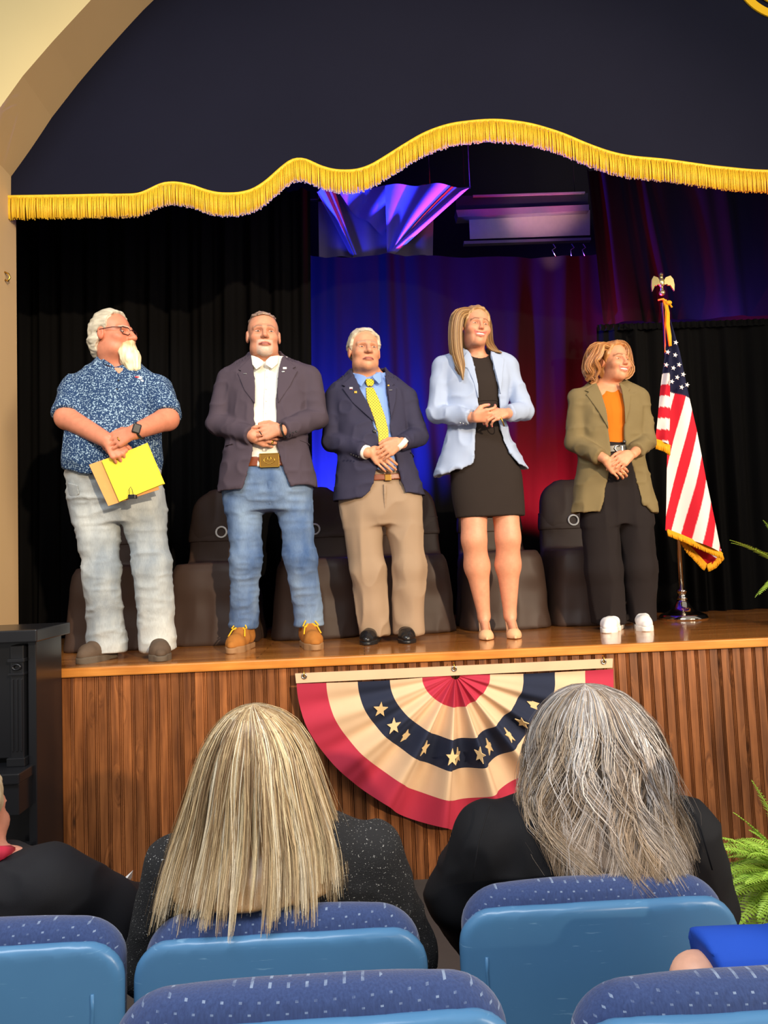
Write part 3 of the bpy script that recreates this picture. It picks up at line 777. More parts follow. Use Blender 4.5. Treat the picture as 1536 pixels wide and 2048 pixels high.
class Person:
    def __init__(s, Y0, base_px, label, name='person'):
        b = at(base_px[0], base_px[1], Y0); s.o = np.array([b[0], Y0, ZS]); s.Y0 = Y0
        s.root = empty(name, tuple(s.o), label, 'person')
    def P(s, px, py, dy=0.0):
        w = at(px, py, s.Y0+dy); return (w-s.o)
    def xz(s, pts, dy=0.0): return [(s.P(a, b, dy)[0], s.P(a, b, dy)[2]) for a, b in pts]
    def ring(s, py, l, r, b, cy=0.0):
        p, q = s.P(l, py), s.P(r, py); return ((p[2]+q[2])/2, (p[0]+q[0])/2, cy, (q[0]-p[0])/2, b)
def infl(prim, t):
    fn, lo, hi = prim; return (lambda X, Y, Z: fn(X, Y, Z)-t), [v-t for v in lo], [v+t for v in hi]
def zgrid(segs):
    out = [segs[0][0]]
    for a, b, h in segs:
        n = max(1, int(round((b-a)/h))); out += list(a+(b-a)*(np.arange(n)+1)/n)
    return np.array(out)
def wrinkle(amps, zw=None):
    """amps: list of (amp, (fx,fy,fz), seed, ridged)"""
    def f(V):
        d = np.zeros(len(V))
        for a, fr, sd, rid in amps:
            n = vn(V*np.array(fr)+7.3*sd, sd)
            if rid: n = 1-np.abs(2*n-1); n = n*n
            d += a*(n-.5)
        if zw is not None: d *= zw(V)
        return d
    return f
def shoe(name, parent, heel, toe, mat, sole_mat, w=.048, h=.075, collar=.10, sole=.022, tip=1.0, pts=None):
    """heel and toe on the floor (local). upper and sole as one thing part with sub-part sole"""
    heel = np.array(heel, float); toe = np.array(toe, float); heel[2] = toe[2] = 0; d = toe-heel; L = np.linalg.norm(d); d /= L; up = np.array([0, 0, 1.0])
    lo = np.minimum(heel, toe)-.08; hi = np.maximum(heel, toe)+.08; lo[2] = -.005; hi[2] = collar+.05
    v = Vol(*grid(lo, hi, .0042))
    P_ = lambda f, z: heel+d*L*f+up*z
    v.add(rcone(P_(.16, sole+.038), P_(.5, sole+.030), w*.82, w*.90), .02)
    v.add(rcone(P_(.5, sole+.026), P_(.80, sole+.016), w*.92, w*.86*tip), .02)
    v.add(rcone(P_(.80, sole+.014), P_(.97, sole+.008), w*.86*tip, w*.45*tip), .03)
    v.add(rcone(P_(.20, sole+.03), P_(.20, collar), w*.80, w*.80), .03)
    v.add(rcone(P_(.28, collar-.01), P_(.55, sole+.045), w*.72, w*.6), .03)
    X, Yy, Z = v.xs[:, None, None], v.ys[None, :, None], v.zs[None, None, :]
    v.d = np.maximum(v.d, np.maximum(sole-Z, Z-collar-.012))
    u = sdf_obj(v, name, mat, parent, disp=wrinkle([(.004, (40, 40, 40), 2, False)]))
    v = Vol(*grid(lo, hi, .0042))
    def cap(f0, f1, r0, r1):
        a, b = P_(f0, 0), P_(f1, 0); fn, l_, h_ = rcone(a, b, r0, r1)
        def g(X, Yy, Z): return np.maximum(fn(X, Yy, np.zeros_like(Z)), np.maximum(-Z, Z-sole))
        return g, l_, h_
    v.add(cap(.15, .5, w*.86, w*.92), .01); v.add(cap(.5, .80, w*.92, w*.96*tip), .01); v.add(cap(.80, .96, w*.96*tip, w*.60*tip), .02)
    sdf_obj(v, 'sole', sole_mat, u, sm=1)
    return u
def strands(rings, n, seed, zfun, cols, width=.0022, seg=16, rho=(.92, 1.03), phi=(0, 2*math.pi), wave=None, lock=40, jit=.05, ztop=None, name='hair_strands', parent=None, flare=0.0, phifun=None, tip=None):
    """ribbons of hair that run down an envelope of rings (z,cx,cy,a,b)"""
    r = np.random.default_rng(seed); R = np.array(sorted(rings)); zt = R[-1, 0]
    nl = max(1, n//lock); lphi = r.uniform(phi[0], phi[1], nl); lz = r.uniform(0, 1, nl); lc = r.integers(0, len(cols), nl); lw = r.uniform(0, 6.28, nl)
    li = r.integers(0, nl, n); ph = lphi[li]+r.normal(0, jit, n); ph = np.clip(ph, phi[0], phi[1]) if phi[1]-phi[0] < 6.2 else ph
    rh = r.uniform(rho[0], rho[1], n)
    z1 = np.array([zfun(p, u+.25*r.uniform(-1, 1)) for p, u in zip(ph, lz[li])])
    t = np.linspace(0, 1, seg)[None, :]
    zs_ = (ztop if ztop is not None else zt)*np.ones(n)
    Z = zs_[:, None]*(1-t)+z1[:, None]*t
    # denser sampling near the crown
    t2 = t**1.9; Z = zs_[:, None]*(1-t2)+z1[:, None]*t2
    cx, cy, a, b = [np.interp(Z, R[:, 0], R[:, i]) for i in (1, 2, 3, 4)]
    PH = ph[:, None]+0*t
    conv = (lphi[li]-ph)[:, None]*sstep(.35, 1.0, t)*.85+.035*np.sin(t*5+lw[li][:, None])*sstep(.15, .6, t)
    PH = PH+conv+r.normal(0, .012, (n, 1))*np.sin(t*9)
    rr = rh[:, None]+.05*(np.sin(lw[li]*3.1)[:, None])*sstep(.2, .7, t)+flare*sstep(.6, 1, t)*r.uniform(-.3, 1, (n, 1))
    if wave is not None:
        am, fr, st_ = wave
        w = sstep(st_, 1, t); q = lw[li][:, None]+r.normal(0, .35, (n, 1))
        PH = PH+am*w*np.sin(fr*t+q); rr = rr+am*.45*w*np.cos(fr*t+q*1.3)
    X = cx+rr*a*np.cos(PH); Yv = cy+rr*b*np.sin(PH)
    if wave is not None: Z = Z+wave[0]*.03*sstep(wave[2], 1, t)*np.sin(wave[1]*t+lw[li][:, None])
    tx, ty = -np.sin(PH)*a, np.cos(PH)*b; ln = np.sqrt(tx*tx+ty*ty)+1e-6; tx, ty = tx/ln, ty/ln
    wd = width*r.uniform(.5, 1.25, (n, 1))*(1-.75*sstep(.75, 1, t))*(.35+.65*sstep(0, .15, t))
    tw = r.normal(0, .5, (n, 1)); nx, ny = ty, -tx
    ox_ = tx*np.cos(tw)+nx*np.sin(tw); oy_ = ty*np.cos(tw)+ny*np.sin(tw)
    Va = np.stack([X-ox_*wd, Yv-oy_*wd, Z], 2); Vb = np.stack([X+ox_*wd, Yv+oy_*wd, Z], 2)
    V = np.stack([Va, Vb], 2).reshape(-1, 3)
    base = np.arange(n)[:, None]*(seg*2)+np.arange(seg-1)[None, :]*2; base = base.ravel()
    Q = np.stack([base, base+1, base+3, base+2], 1)
    cols = np.array(cols); ci = np.where(r.uniform(0, 1, n) < .78, lc[li], r.integers(0, len(cols), n))
    C = cols[ci]*r.uniform(.8, 1.2, (n, 1)); C = np.repeat(C[:, None, :], seg, 1)
    if tip is not None:
        k_ = (tip[1]*sstep(.45, 1, t))[..., None]; C = C*(1-k_)+np.array(tip[0])*r.uniform(.6, 1.25, (n, 1, 1))*k_
    C = np.repeat(C.reshape(-1, 3), 2, 0)
    return mesh(name, V, Q, MT['hair'], parent, True, np.clip(C, 0, 1))

# ------------------------------------------------------------------ clothing materials
def mat_print(name, base, spot, sc=150):
    m, nt, bs = _new(name); v = coords(nt, (1, 1, 1.0)); 
    vo = N(nt, 'ShaderNodeTexVoronoi', feature='DISTANCE_TO_EDGE'); vo.inputs['Scale'].default_value = sc; nt.links.new(v, vo.inputs['Vector'])
    f = noise(nt, v, sc*.9, 1)
    k = ramp(nt, f, [(0.555, (0, 0, 0)), (0.60, (1, 1, 1))])
    nt.links.new(mixc(nt, k, base, spot), bs.inputs['Base Color']); bs.inputs['Roughness'].default_value = 0.8; bs.inputs['Specular IOR Level'].default_value = .2
    return m
def mat_tweed():
    m, nt, bs = _new('black_tweed_white_flecks'); v = coords(nt, (1, 1, 1.3))
    f = noise(nt, v, 230, 2, 0.6); g = noise(nt, v, 14, 2)
    k = ramp(nt, f, [(0.655, (0, 0, 0)), (0.70, (1, 1, 1))])
    c = mixc(nt, g, (.010, .0105, .012), (.02, .02, .022)); nt.links.new(mixc(nt, k, c, lin(190, 190, 186)), bs.inputs['Base Color'])
    bs.inputs['Roughness'].default_value = .95; bump(nt, bs, noise(nt, v, 320, 3), .8, .002); return m
def mat_denim(name, c, fade, sc=6):
    m, nt, bs = _new(name); f = noise(nt, coords(nt, (1, 1, .45)), sc, 4); g = noise(nt, coords(nt, (300, 300, 40)), 1.0, 2)
    col = mixc(nt, ramp(nt, f, [(.32, (0, 0, 0)), (.68, (1, 1, 1))]), c, fade)
    col = mixc(nt, .5, col, ramp(nt, g, [(.2, (.7, .7, .72)), (.8, (1.15, 1.15, 1.15))]), 'MULTIPLY')
    nt.links.new(col, bs.inputs['Base Color']); bs.inputs['Roughness'].default_value = .9; bs.inputs['Specular IOR Level'].default_value = .2
    bump(nt, bs, noise(nt, coords(nt), 60, 4), .35, .003); return m
def mat_tie():
    m, nt, bs = _new('yellow_dotted_tie'); v = coords(nt, (85, 85, 85), rot=(0, math.radians(45), 0))
    sx = N(nt, 'ShaderNodeSeparateXYZ'); nt.links.new(v, sx.inputs[0])
    a = mth(nt, 'SUBTRACT', mth(nt, 'FRACT', sx.outputs[0]), .5); b = mth(nt, 'SUBTRACT', mth(nt, 'FRACT', sx.outputs[2]), .5)
    r = mth(nt, 'SQRT', mth(nt, 'ADD', mth(nt, 'MULTIPLY', a, a), mth(nt, 'MULTIPLY', b, b)))
    nt.links.new(mixc(nt, mth(nt, 'LESS_THAN', r, .26), lin(246, 206, 40), lin(96, 84, 30)), bs.inputs['Base Color']); bs.inputs['Roughness'].default_value = .55
    return m
MT['polo'] = mat_print('navy_polo_print', lin(38, 62, 98), lin(150, 176, 196), 150)
MT['tweed'] = mat_tweed()
MT['jeans_pale'] = mat_denim('pale_washed_denim', lin(138, 148, 156), lin(200, 204, 200))
MT['jeans_blue'] = mat_denim('blue_denim', lin(66, 92, 134), lin(134, 156, 182))
MT['suit_plum'] = fabric('plum_grey_suit', lin(76, 66, 76), .85, .08)
MT['suit_navy'] = fabric('navy_suit', lin(54, 52, 72), .8, .08)
MT['blazer_sky'] = fabric('pale_blue_blazer', lin(166, 180, 206), .85, .05)
MT['blazer_olive'] = fabric('olive_blazer', lin(124, 108, 74), .85, .06)
MT['dress'] = fabric('black_dress', lin(46, 38, 34), .9, .08)
MT['blackcloth'] = fabric('black_cloth', lin(34, 28, 28), .9, .08)
MT['orange'] = fabric('orange_knit', lin(226, 112, 24), .85, .05)
MT['whiteshirt'] = fabric('white_shirt', lin(236, 232, 220), .85, .03)
MT['blueshirt'] = fabric('light_blue_shirt', lin(132, 164, 224), .85, .03)
MT['chino'] = fabric('taupe_trousers', lin(160, 136, 112), .85, .06)
MT['tie'] = mat_tie()
MT['boot'] = fabric('tan_nubuck', lin(168, 108, 48), .85, .2, 25)
MT['bootsole'] = plain('tan_rubber', lin(150, 112, 74), .7)
MT['brownshoe'] = fabric('dusty_brown_leather', lin(92, 76, 62), .7, .2, 25)
MT['brownsole'] = plain('brown_rubber', lin(92, 80, 66), .8)
MT['blackshoe'] = plain('black_polished_leather', (.012, .011, .011), .22)
MT['nude'] = plain('nude_leather', lin(226, 178, 134), .3)
MT['sneaker'] = plain('white_canvas', lin(238, 234, 230), .7)
MT['lace'] = fabric('yellow_lace', lin(238, 178, 40), .7, .1)
MT['belt'] = plain('brown_leather_belt', lin(128, 62, 30), .4)
MT['bblack'] = plain('black_leather_belt', (.012, .01, .01), .35)
MT['buckle'] = plain('brass_buckle', lin(150, 112, 50), .35, .9)

def bundle(path, rad, n, cols, parent, width=.0026, seg=18, seed=0, name='hair_lock', flat=1.0, tip=.35, wob=.0, mat=None):
    """lock of hair: ribbons that follow a smooth guide path"""
    r = np.random.default_rng(seed); P = np.array(path, float); m = len(P); t = np.linspace(0, m-1, seg)
    def cr(A, t):
        i = np.clip(np.floor(t).astype(int), 0, m-2); f = (t-i)[:, None]
        g = lambda k: A[np.clip(i+k, 0, m-1)]
        p0, p1, p2, p3 = g(-1), g(0), g(1), g(2)
        return .5*((2*p1)+(-p0+p2)*f+(2*p0-5*p1+4*p2-p3)*f**2+(-p0+3*p1-3*p2+p3)*f**3)
    C = cr(P, t); R_ = np.interp(t, np.arange(m), rad)
    T = np.gradient(C, axis=0); T /= np.linalg.norm(T, axis=1, keepdims=True)+1e-9
    A_ = np.cross(T, [0, 1.0, 0]); A_ /= np.linalg.norm(A_, axis=1, keepdims=True)+1e-9; B_ = np.cross(T, A_)
    V = []; cc = []; cols = np.array(cols)
    a = r.uniform(0, 6.28, n); q = np.sqrt(r.uniform(0.05, 1, n)); u = np.cos(a)*q; w = np.sin(a)*q*flat
    e = r.uniform(.86, 1.0, n); s = np.linspace(0, 1, seg)
    wp = r.uniform(0, 6.28, (n, 1))
    U = u[:, None]*R_[None, :]*(1-(1-tip)*sstep(.7, 1, s)[None, :])+wob*np.sin(s[None, :]*7+wp); Wd = w[:, None]*R_[None, :]
    idx = s[None, :]*e[:, None]*(seg-1)
    def lerp(A): 
        i0 = np.clip(np.floor(idx).astype(int), 0, seg-2); f = (idx-i0)[..., None]; return A[i0]*(1-f)+A[i0+1]*f
    Cc, Aa, Bb = lerp(C), lerp(A_), lerp(B_)
    X = Cc+Aa*U[..., None]+Bb*Wd[..., None]
    wd = width*r.uniform(.6, 1.3, (n, 1))*(1-.7*sstep(.8, 1, s)[None, :])
    tw = r.normal(0, .6, (n, 1, 1)); D = Aa*np.cos(tw)+Bb*np.sin(tw)
    V = np.stack([X-D*wd[..., None], X+D*wd[..., None]], 2).reshape(-1, 3)
    b = (np.arange(n)[:, None]*(seg*2)+np.arange(seg-1)[None, :]*2).ravel()
    K = np.repeat(cols[r.integers(0, len(cols), n)]*r.uniform(.8, 1.2, (n, 1)), seg*2, 0)
    return mesh(name, V, np.stack([b, b+1, b+3, b+2], 1), mat or MT['hair'], parent, True, np.clip(K, 0, 1))
def hair_cap(h, parent, t, cut, cols, extra=(), name='hair', ears=True, fr=(75, 14, 75), damp=.006, k=.02, res=.0032):
    lo, hi = h.c-.17*h.s, h.c+.17*h.s; lo[2] -= .08
    v = Vol(*grid(lo, hi, res*h.s)); v.add(h.E((0, .018, .035), (.076+t, .097+t, .085+t)), 0)
    for e in extra: v.add(e, k)
    X, Y, Z = v.xs[:, None, None]-h.c[0], v.ys[None, :, None]-h.c[1], v.zs[None, None, :]-h.c[2]
    l = [(h.R[0, i]*X+h.R[1, i]*Y+h.R[2, i]*Z)/h.s for i in range(3)]; l[0] = l[0]/h.w
    v.d = np.maximum(v.d, cut(*l)*h.s).astype(np.float32)
    if ears:
        for sx in (-1, 1): v.sub(h.E((sx*.088, .008, -.010), (.022, .022, .036)), .006)
    cols = np.array(cols)
    def colf(V):
        L = h.inv(V); q = vn(L*np.array(fr)+3, 9); q2 = vn(L*np.array(fr)*2.2, 4); f = np.clip(q*.65+q2*.5-.08, 0, .999)*(len(cols)-1)
        i = f.astype(int); g = (f-i)[:, None]; return cols[i]*(1-g)+cols[np.minimum(i+1, len(cols)-1)]*g
    def dispf(V): L = h.inv(V); return damp*(vn(L*np.array(fr)*.8, 6)-.5)+damp*.6*(vn(L*np.array(fr)*1.9, 8)-.5)
    return sdf_obj(v, name, MT['hair'], parent, dispf, colf)

def build_torso_cloth(P, name, mat, rings, sleeves, opening, hem, neck, h=.0074, shell=.014, disp=None, k=.014, yc=0.02, open_y=None, shoulder=None, pads=(), pad_up=.022):
    """jacket: shell over the rings with front opening polygon, hem polygon cut and sleeves"""
    tor = loft(rings); lo, hi = np.array(tor[1], float), np.array(tor[2], float)
    for s in sleeves:
        for pr in s: lo = np.minimum(lo, pr[1]); hi = np.maximum(hi, pr[2])
    v = Vol(*grid(lo-.01, hi+.01, h)); v.add(tor, 0)
    if shoulder:
        for pr in shoulder: v.add(pr, .03)
    if pads:
        zt = sorted(rings)[-2]; 
        for S_ in pads:
            S_ = np.array(S_, float); sgn = 1 if S_[0] > zt[1] else -1
            v.add(rcone((zt[1]+sgn*.075, .01, zt[0]-.052), (S_[0]+sgn*.008, 0, S_[2]+pad_up), .045, .052), .025)
    if shell: v.d = np.maximum(v.d, -(v.d+shell))
    if opening is not None:
        P_ = np.array(opening); v.sub(prism_prim(opening, -.6, yc if open_y is None else open_y), .004)
    if neck is not None: v.sub(neck, .006)
    if hem is not None: v.sub(prism_prim(hem, -.6, .6), .004)
    for s in sleeves:
        for i, pr in enumerate(s): v.add(pr, k if i == 0 else .012)
    return sdf_obj(v, name, mat, P.root, disp), tor[0]
def sleeve(S, E, W, r0, r1, r2, t=.9, hollow=True):
    S, E, W = [np.array(q, float) for q in (S, E, W)]; C = E+(W-E)*t
    return [rcone(S, E, r0, r1), cut_end(rcone(E, C+(W-E)*.2, r1, r2), C, W-E)]
def build_body(P, h, head_kw, rings, shrink, arms, hands, legs, feet, colf, hand_z, neck_to, rn=.056, hh=.0041, arm_r=(.05, .042, .030), leg_r=(.085, .06, .028), leg_z=(.05, .95)):
    """one continuous figure: head, neck, torso, arms, hands, legs, feet"""
    pts = [np.array(q) for a in arms for q in a]+[np.array(q) for l in legs for q in l]
    R = np.array(rings); lo = np.min(pts, 0)-.13; hi = np.max(pts, 0)+.13
    lo = np.minimum(lo, h.c-.14); hi = np.maximum(hi, h.c+.14)
    for f in feet: lo = np.minimum(lo, np.minimum(f[0], f[1])-.05)
    hz = h.c[2]
    zs = zgrid([(0.0, max(.05, leg_z[0]), .008), (max(.05, leg_z[0]), hand_z[0], .015), (hand_z[0], hand_z[1], .0040), (hand_z[1], hz-.17*h.s, .015), (hz-.17*h.s, hz+.15*h.s, .0036)])
    hx = [float(v_) for H in hands for tp_ in H[2] for v_ in (tp_[0],)]+[float(a[2][0]) for a in arms]; hy = [float(tp_[1]) for H in hands for tp_ in H[2]]+[float(a[2][1]) for a in arms]
    fx0, fx1 = min(min(hx)-.03, h.c[0]-.115*h.s), max(max(hx)+.03, h.c[0]+.115*h.s); fy0, fy1 = min(min(hy)-.03, h.c[1]-.15*h.s), max(max(hy)+.03, h.c[1]+.06*h.s)
    ax_ = lambda l, u, f0, f1: zgrid([q for q in ((l, max(l, f0), .009), (max(l, f0), min(u, f1), hh), (min(u, f1), u, .009)) if q[1]-q[0] > 1e-4])
    v = Vol(ax_(lo[0], hi[0], fx0, fx1), ax_(lo[1], hi[1], fy0, fy1), zs)
    sr = [(z, cx, cy, max(.03, a-shrink), max(.03, b-shrink)) for z, cx, cy, a, b in rings]
    tr = [(legs[0][0][2]-.02, (legs[0][0][0]+legs[1][0][0])/2, 0, .13, .09)]
    sr = [r for r in sr if r[0] > tr[0][0]+.03]
    v.add(loft(sr+tr), 0)
    for S, E, W in arms:
        v.add(rcone(S, E, arm_r[0], arm_r[1]), .03); v.add(rcone(E, W, arm_r[1], arm_r[2]), .02)
    for H, K, A in legs:
        v.add(rcone(H, K, leg_r[0], leg_r[1]), .03)
        H, K, A = [np.array(q, float) for q in (H, K, A)]
        cf = K+(A-K)*.35+np.array([0, .018, 0]); v.add(rcone(K, cf, leg_r[1]*.93, leg_r[1]*1.02), .03); v.add(rcone(cf, A, leg_r[1]*.98, leg_r[2]), .03)
    for (A, T), l in zip(feet, legs): v.add(rcone(l[2], A, leg_r[2]*.9, .030), .02); v.add(rcone(A, T, .028, .018), .02)
    add_head(v, h, neck_to, rn, **head_kw)
    for H in hands: add_hand(v, H)
    return sdf_obj(v, 'body', MT['skin'], P.root, None, colf, sm=1)
def trousers(P, mat, rings, legs, radii, zhem, disp, name='trousers', h=.0080, k=.03, ztop=None):
    tor = loft(rings); lo, hi = np.array(tor[1], float), np.array(tor[2], float); pr = []
    for (H, K, A), rr in zip(legs, radii):
        pr.append((rcone(H, K, rr[0], rr[1]), rcone(K, A, rr[1], rr[2])))
    for a in pr:
        for q in a: lo = np.minimum(lo, q[1]); hi = np.maximum(hi, q[2])
    lo[2] = zhem-.02
    v = Vol(*grid(lo, hi, h))
    legv = []
    for a in pr:
        w = Vol(v.xs, v.ys, v.zs); w.add(a[0], 0); w.add(a[1], .03); legv.append(w.d)
    v.d = np.minimum(legv[0], legv[1]); v.add(tor, k)
    X, Y, Z = v.xs[:, None, None], v.ys[None, :, None], v.zs[None, None, :]
    v.d = np.maximum(v.d, zhem-Z)
    return sdf_obj(v, name, mat, P.root, disp), tor[0]
def pin(P, base, px, py, off, mat, parent, w=.009, hgt=.006, name='lapel_pin', dy=-.13, sx=None):
    q = P.P(px, py, dy); y = front_y(base, q[0], q[2], off)
    return MB().box((q[0]-w, y-.004, q[2]-hgt), (q[0]+w, y+.002, q[2]+hgt), .0015).build(name, mat, parent)
def button(P, base, px, py, off, mat, parent, r=.007, dy=-.13, name='button', y=None):
    q = P.P(px, py, dy); y = front_y(base, q[0], q[2], off) if y is None else y
    o = MB().ell((q[0], y, q[2]), (r, .004, r)).build(name, mat, parent, True); return o
LIP = lin(186, 108, 92)

# ================================================================== man in plum jacket (second from left)
def legset(P, pxs, dys):
    return [tuple(P.P(a, b, d) for (a, b), d in zip(l, dy)) for l, dy in zip(pxs, dys)]
def man_jacket():
    P = Person(3.84, (545, 1290), 'person in plum-grey jacket, open white shirt, blue jeans and tan boots, hands clasped')
    skin = lin(212, 146, 114); G = P.root
    rings = [P.ring(703, 500, 558, .062, .02), P.ring(716, 484, 576, .075, .015), P.ring(728, 462, 604, .09, .01), P.ring(742, 445, 628, .105), P.ring(765, 447, 628, .125, -.005), P.ring(810, 454, 618, .145, -.012), P.ring(860, 455, 614, .155, -.02), P.ring(900, 450, 619, .162, -.025), P.ring(940, 443, 628, .165, -.02), P.ring(1000, 434, 641, .16, -.01)]
    aL = (P.P(458, 765), P.P(436, 848, -.03), P.P(507, 872, -.205)); aR = (P.P(616, 758), P.P(634, 836, -.03), P.P(562, 862, -.215))
    legs = legset(P, [[(487, 985), (492, 1125), (487, 1262)], [(583, 985), (602, 1115), (620, 1258)]], [(0, -.02, .06), (0, -.02, .05)])
    opening = P.xz([(498, 690), (506, 740), (510, 800), (512, 850), (508, 905), (500, 940), (484, 985), (478, 1010), (590, 1010), (580, 970), (564, 930), (556, 900), (552, 850), (553, 800), (557, 740), (562, 690)], -.14)
    hem = P.xz([(400, 990), (478, 984), (560, 990), (600, 975), (700, 978), (700, 1080), (400, 1080)])
    sl = [sleeve(*aL, .074, .064, .047, .95), sleeve(*aR, .074, .064, .047, .95)]
    neck = ell(P.P(529, 690, .01), (.078, .085, .13))
    jk, base = build_torso_cloth(P, 'jacket', MT['suit_plum'], rings, sl, opening, hem, neck, pads=(aL[0], aR[0]), disp=wrinkle([(.008, (9, 9, 4), 1, False), (.007, (16, 16, 16), 2, True)]))
    lap = lambda pts, nm='lapel': patch(P.xz(pts, -.15), base, .0, .009, -.3, .05, nm, MT['suit_plum'], jk)
    lap([(500, 702), (488, 716), (473, 735), (480, 738), (472, 742), (488, 780), (511, 810), (510, 770), (505, 735)])
    lap([(561, 702), (575, 714), (590, 728), (583, 733), (594, 737), (580, 770), (557, 808), (554, 775), (556, 735)])
    MTn = MT['silver']
    pin(P, base, 490, 747, .010, MTn, jk, .009, .002); pin(P, base, 569, 735, .010, MT['white'], jk, .010, .006); pin(P, base, 566, 743, .010, MTn, jk, .008, .004)
    for px in (581, 587, 593): button(P, base, px, 868-(px-581)*.3, .0, MT['navybutton'], jk, .005, -.245, 'cuff_button', y=-.262)
    for pts in ([(600, 880), (622, 884), (622, 886), (600, 882)], [(448, 890), (468, 888), (468, 890), (448, 892)]):
        patch(P.xz(pts, -.12), base, .0, .006, -.3, .05, 'pocket_welt', MT['suit_plum'], jk, h=.0028)
    # shirt
    sr = [(z, cx, cy, max(.045, a-.020), max(.05, b-.020)) for z, cx, cy, a, b in rings[:-1] if z < P.P(529, 712)[2]] + [P.ring(925, 462, 608, .138, -.02)]
    v = Vol(*grid(*[np.array(q) for q in loft(sr)[1:]], .007)); sp = loft(sr); v.add(sp, 0); v.sub(ell(P.P(529, 700, -.02), (.052, .07, .07)), .004)
    sh = sdf_obj(v, 'shirt', MT['whiteshirt'], G, wrinkle([(.006, (22, 10, 6), 4, True)]))
    sb = sp[0]
    patch(P.xz([(528, 735), (538, 733), (540, 800), (536, 905), (526, 905), (528, 800)], -.13), sb, .0, .005, -.3, .03, 'placket', MT['whiteshirt'], sh)
    nk = lambda X, Y, Z: np.sqrt((X-P.P(529, 715)[0])**2+(Y-.0)**2)-.078-.45*np.maximum(P.P(529, 712)[2]-Z, 0)
    patch(P.xz([(501, 709), (506, 732), (515, 744), (527, 735), (529, 726), (519, 718), (508, 712)], -.08), nk, .0, .010, -.16, .03, 'shirt_collar', MT['whiteshirt'], sh, h=.003)
    patch(P.xz([(557, 706), (556, 728), (546, 742), (533, 733), (533, 724), (541, 714), (550, 710)], -.08), nk, .0, .010, -.16, .03, 'shirt_collar', MT['whiteshirt'], sh, h=.003)
    for py in (752, 778, 803, 828): button(P, sb, 533, py, .006, MT['white'], sh, .005)
    # belt and jeans
    wr = [P.ring(922, 455, 616, .140, -.015), P.ring(945, 452, 620, .145, -.01), P.ring(985, 447, 625, .145), P.ring(1022, 452, 622, .12, .01)]
    tr, tb = trousers(P, MT['jeans_blue'], wr, legs, [(.098, .082, .076), (.098, .082, .076)], P.P(490, 1258)[2], wrinkle([(.009, (6, 6, 20), 3, True), (.016, (7, 7, 7), 5, False), (.005, (14, 14, 34), 6, True)]), 'jeans')
    patch(P.xz([(535, 945), (545, 945), (545, 1000), (538, 1010)], -.13), tb, .0, .006, -.3, .03, 'fly', MT['jeans_blue'], tr)
    bl = patch(P.xz([(488, 915), (575, 913), (575, 932), (488, 934)], -.13), tb, -.003, .008, -.3, .03, 'belt', MT['belt'], G)
    q = P.P(539, 921, -.16); y = front_y(tb, q[0], q[2], .008)
    bk = MB().box((q[0]-.052, y-.008, q[2]-.038), (q[0]+.052, y+.004, q[2]+.038), .004).build('belt_buckle', MT['buckle'], bl)
    MB().ring((q[0], y-.009, q[2]), .028, .002, squash=.6).build('buckle_oval', MT['gold'], bk, True)
    MB().ring((q[0], y-.009, q[2]+.008), .009, .002).build('buckle_crest', MT['gold'], bk, True)
    rim = MB()
    for a in ((-.05, -.036, .05, -.033), (-.05, .033, .05, .036), (-.05, -.036, -.047, .036), (.047, -.036, .05, .036)): rim.box((q[0]+a[0], y-.011, q[2]+a[1]), (q[0]+a[2], y-.006, q[2]+a[3]))
    rim.build('buckle_rim', MT['gold'], bk)
    # boots
    for heel, toe in (((500, 1285, .12), (462, 1303, -.15)), ((612, 1278, .10), (632, 1298, -.16))):
        hp, tp = P.P(heel[0], 1290, heel[2]), P.P(toe[0], 1300, toe[2])
        s = shoe('boot', G, hp, tp, MT['boot'], MT['bootsole'], .050, collar=.15, sole=.03)
        d = np.array([tp[0]-hp[0], tp[1]-hp[1], 0]); L = np.linalg.norm(d); d /= L; sd = np.array([-d[1], d[0], 0])
        mb = MB()
        for i in range(4):
            c = np.array([hp[0], hp[1], 0])+d*L*(.40+.07*i)+np.array([0, 0, .134-.019*i])
            mb.tube([c-sd*.026+[0, 0, -.006], c+[0, 0, .004], c+sd*.026+d*.012+[0, 0, -.006]], .0042, 6); mb.tube([c+sd*.026+[0, 0, -.006], c+[0, 0, .006], c-sd*.026+d*.012+[0, 0, -.006]], .0042, 6)
        c = np.array([hp[0], hp[1], 0])+d*L*.42+np.array([0, 0, .138])
        for s_ in (-1, 1): mb.tube([c, c+sd*s_*.024+d*.02+[0, 0, .004], c+sd*s_*.042+d*.04+[0, 0, -.022], c+sd*s_*.026+d*.04+[0, 0, -.026], c+d*.01], .0042, 6); mb.tube([c, c+sd*s_*.035+d*.05+[0, 0, -.03], c+sd*s_*.045+d*.08+[0, 0, -.06]], .004, 6)
        mb.build('laces', MT['lace'], s, True)
    # body
    h = Head(P.P(527, 672, -.035), 11, 0, 0, 1.06, 1.03)
    H1 = hand(P.P(558, 858, -.225), (-1, -.03, -.16), (.05, -1, .15), 1, 1.08, (10, 30, 30)); H2 = hand(P.P(503, 872, -.200), (1, -.05, -.25), (0, -1, -.15), -1, 1.05, (25, 45, 35))
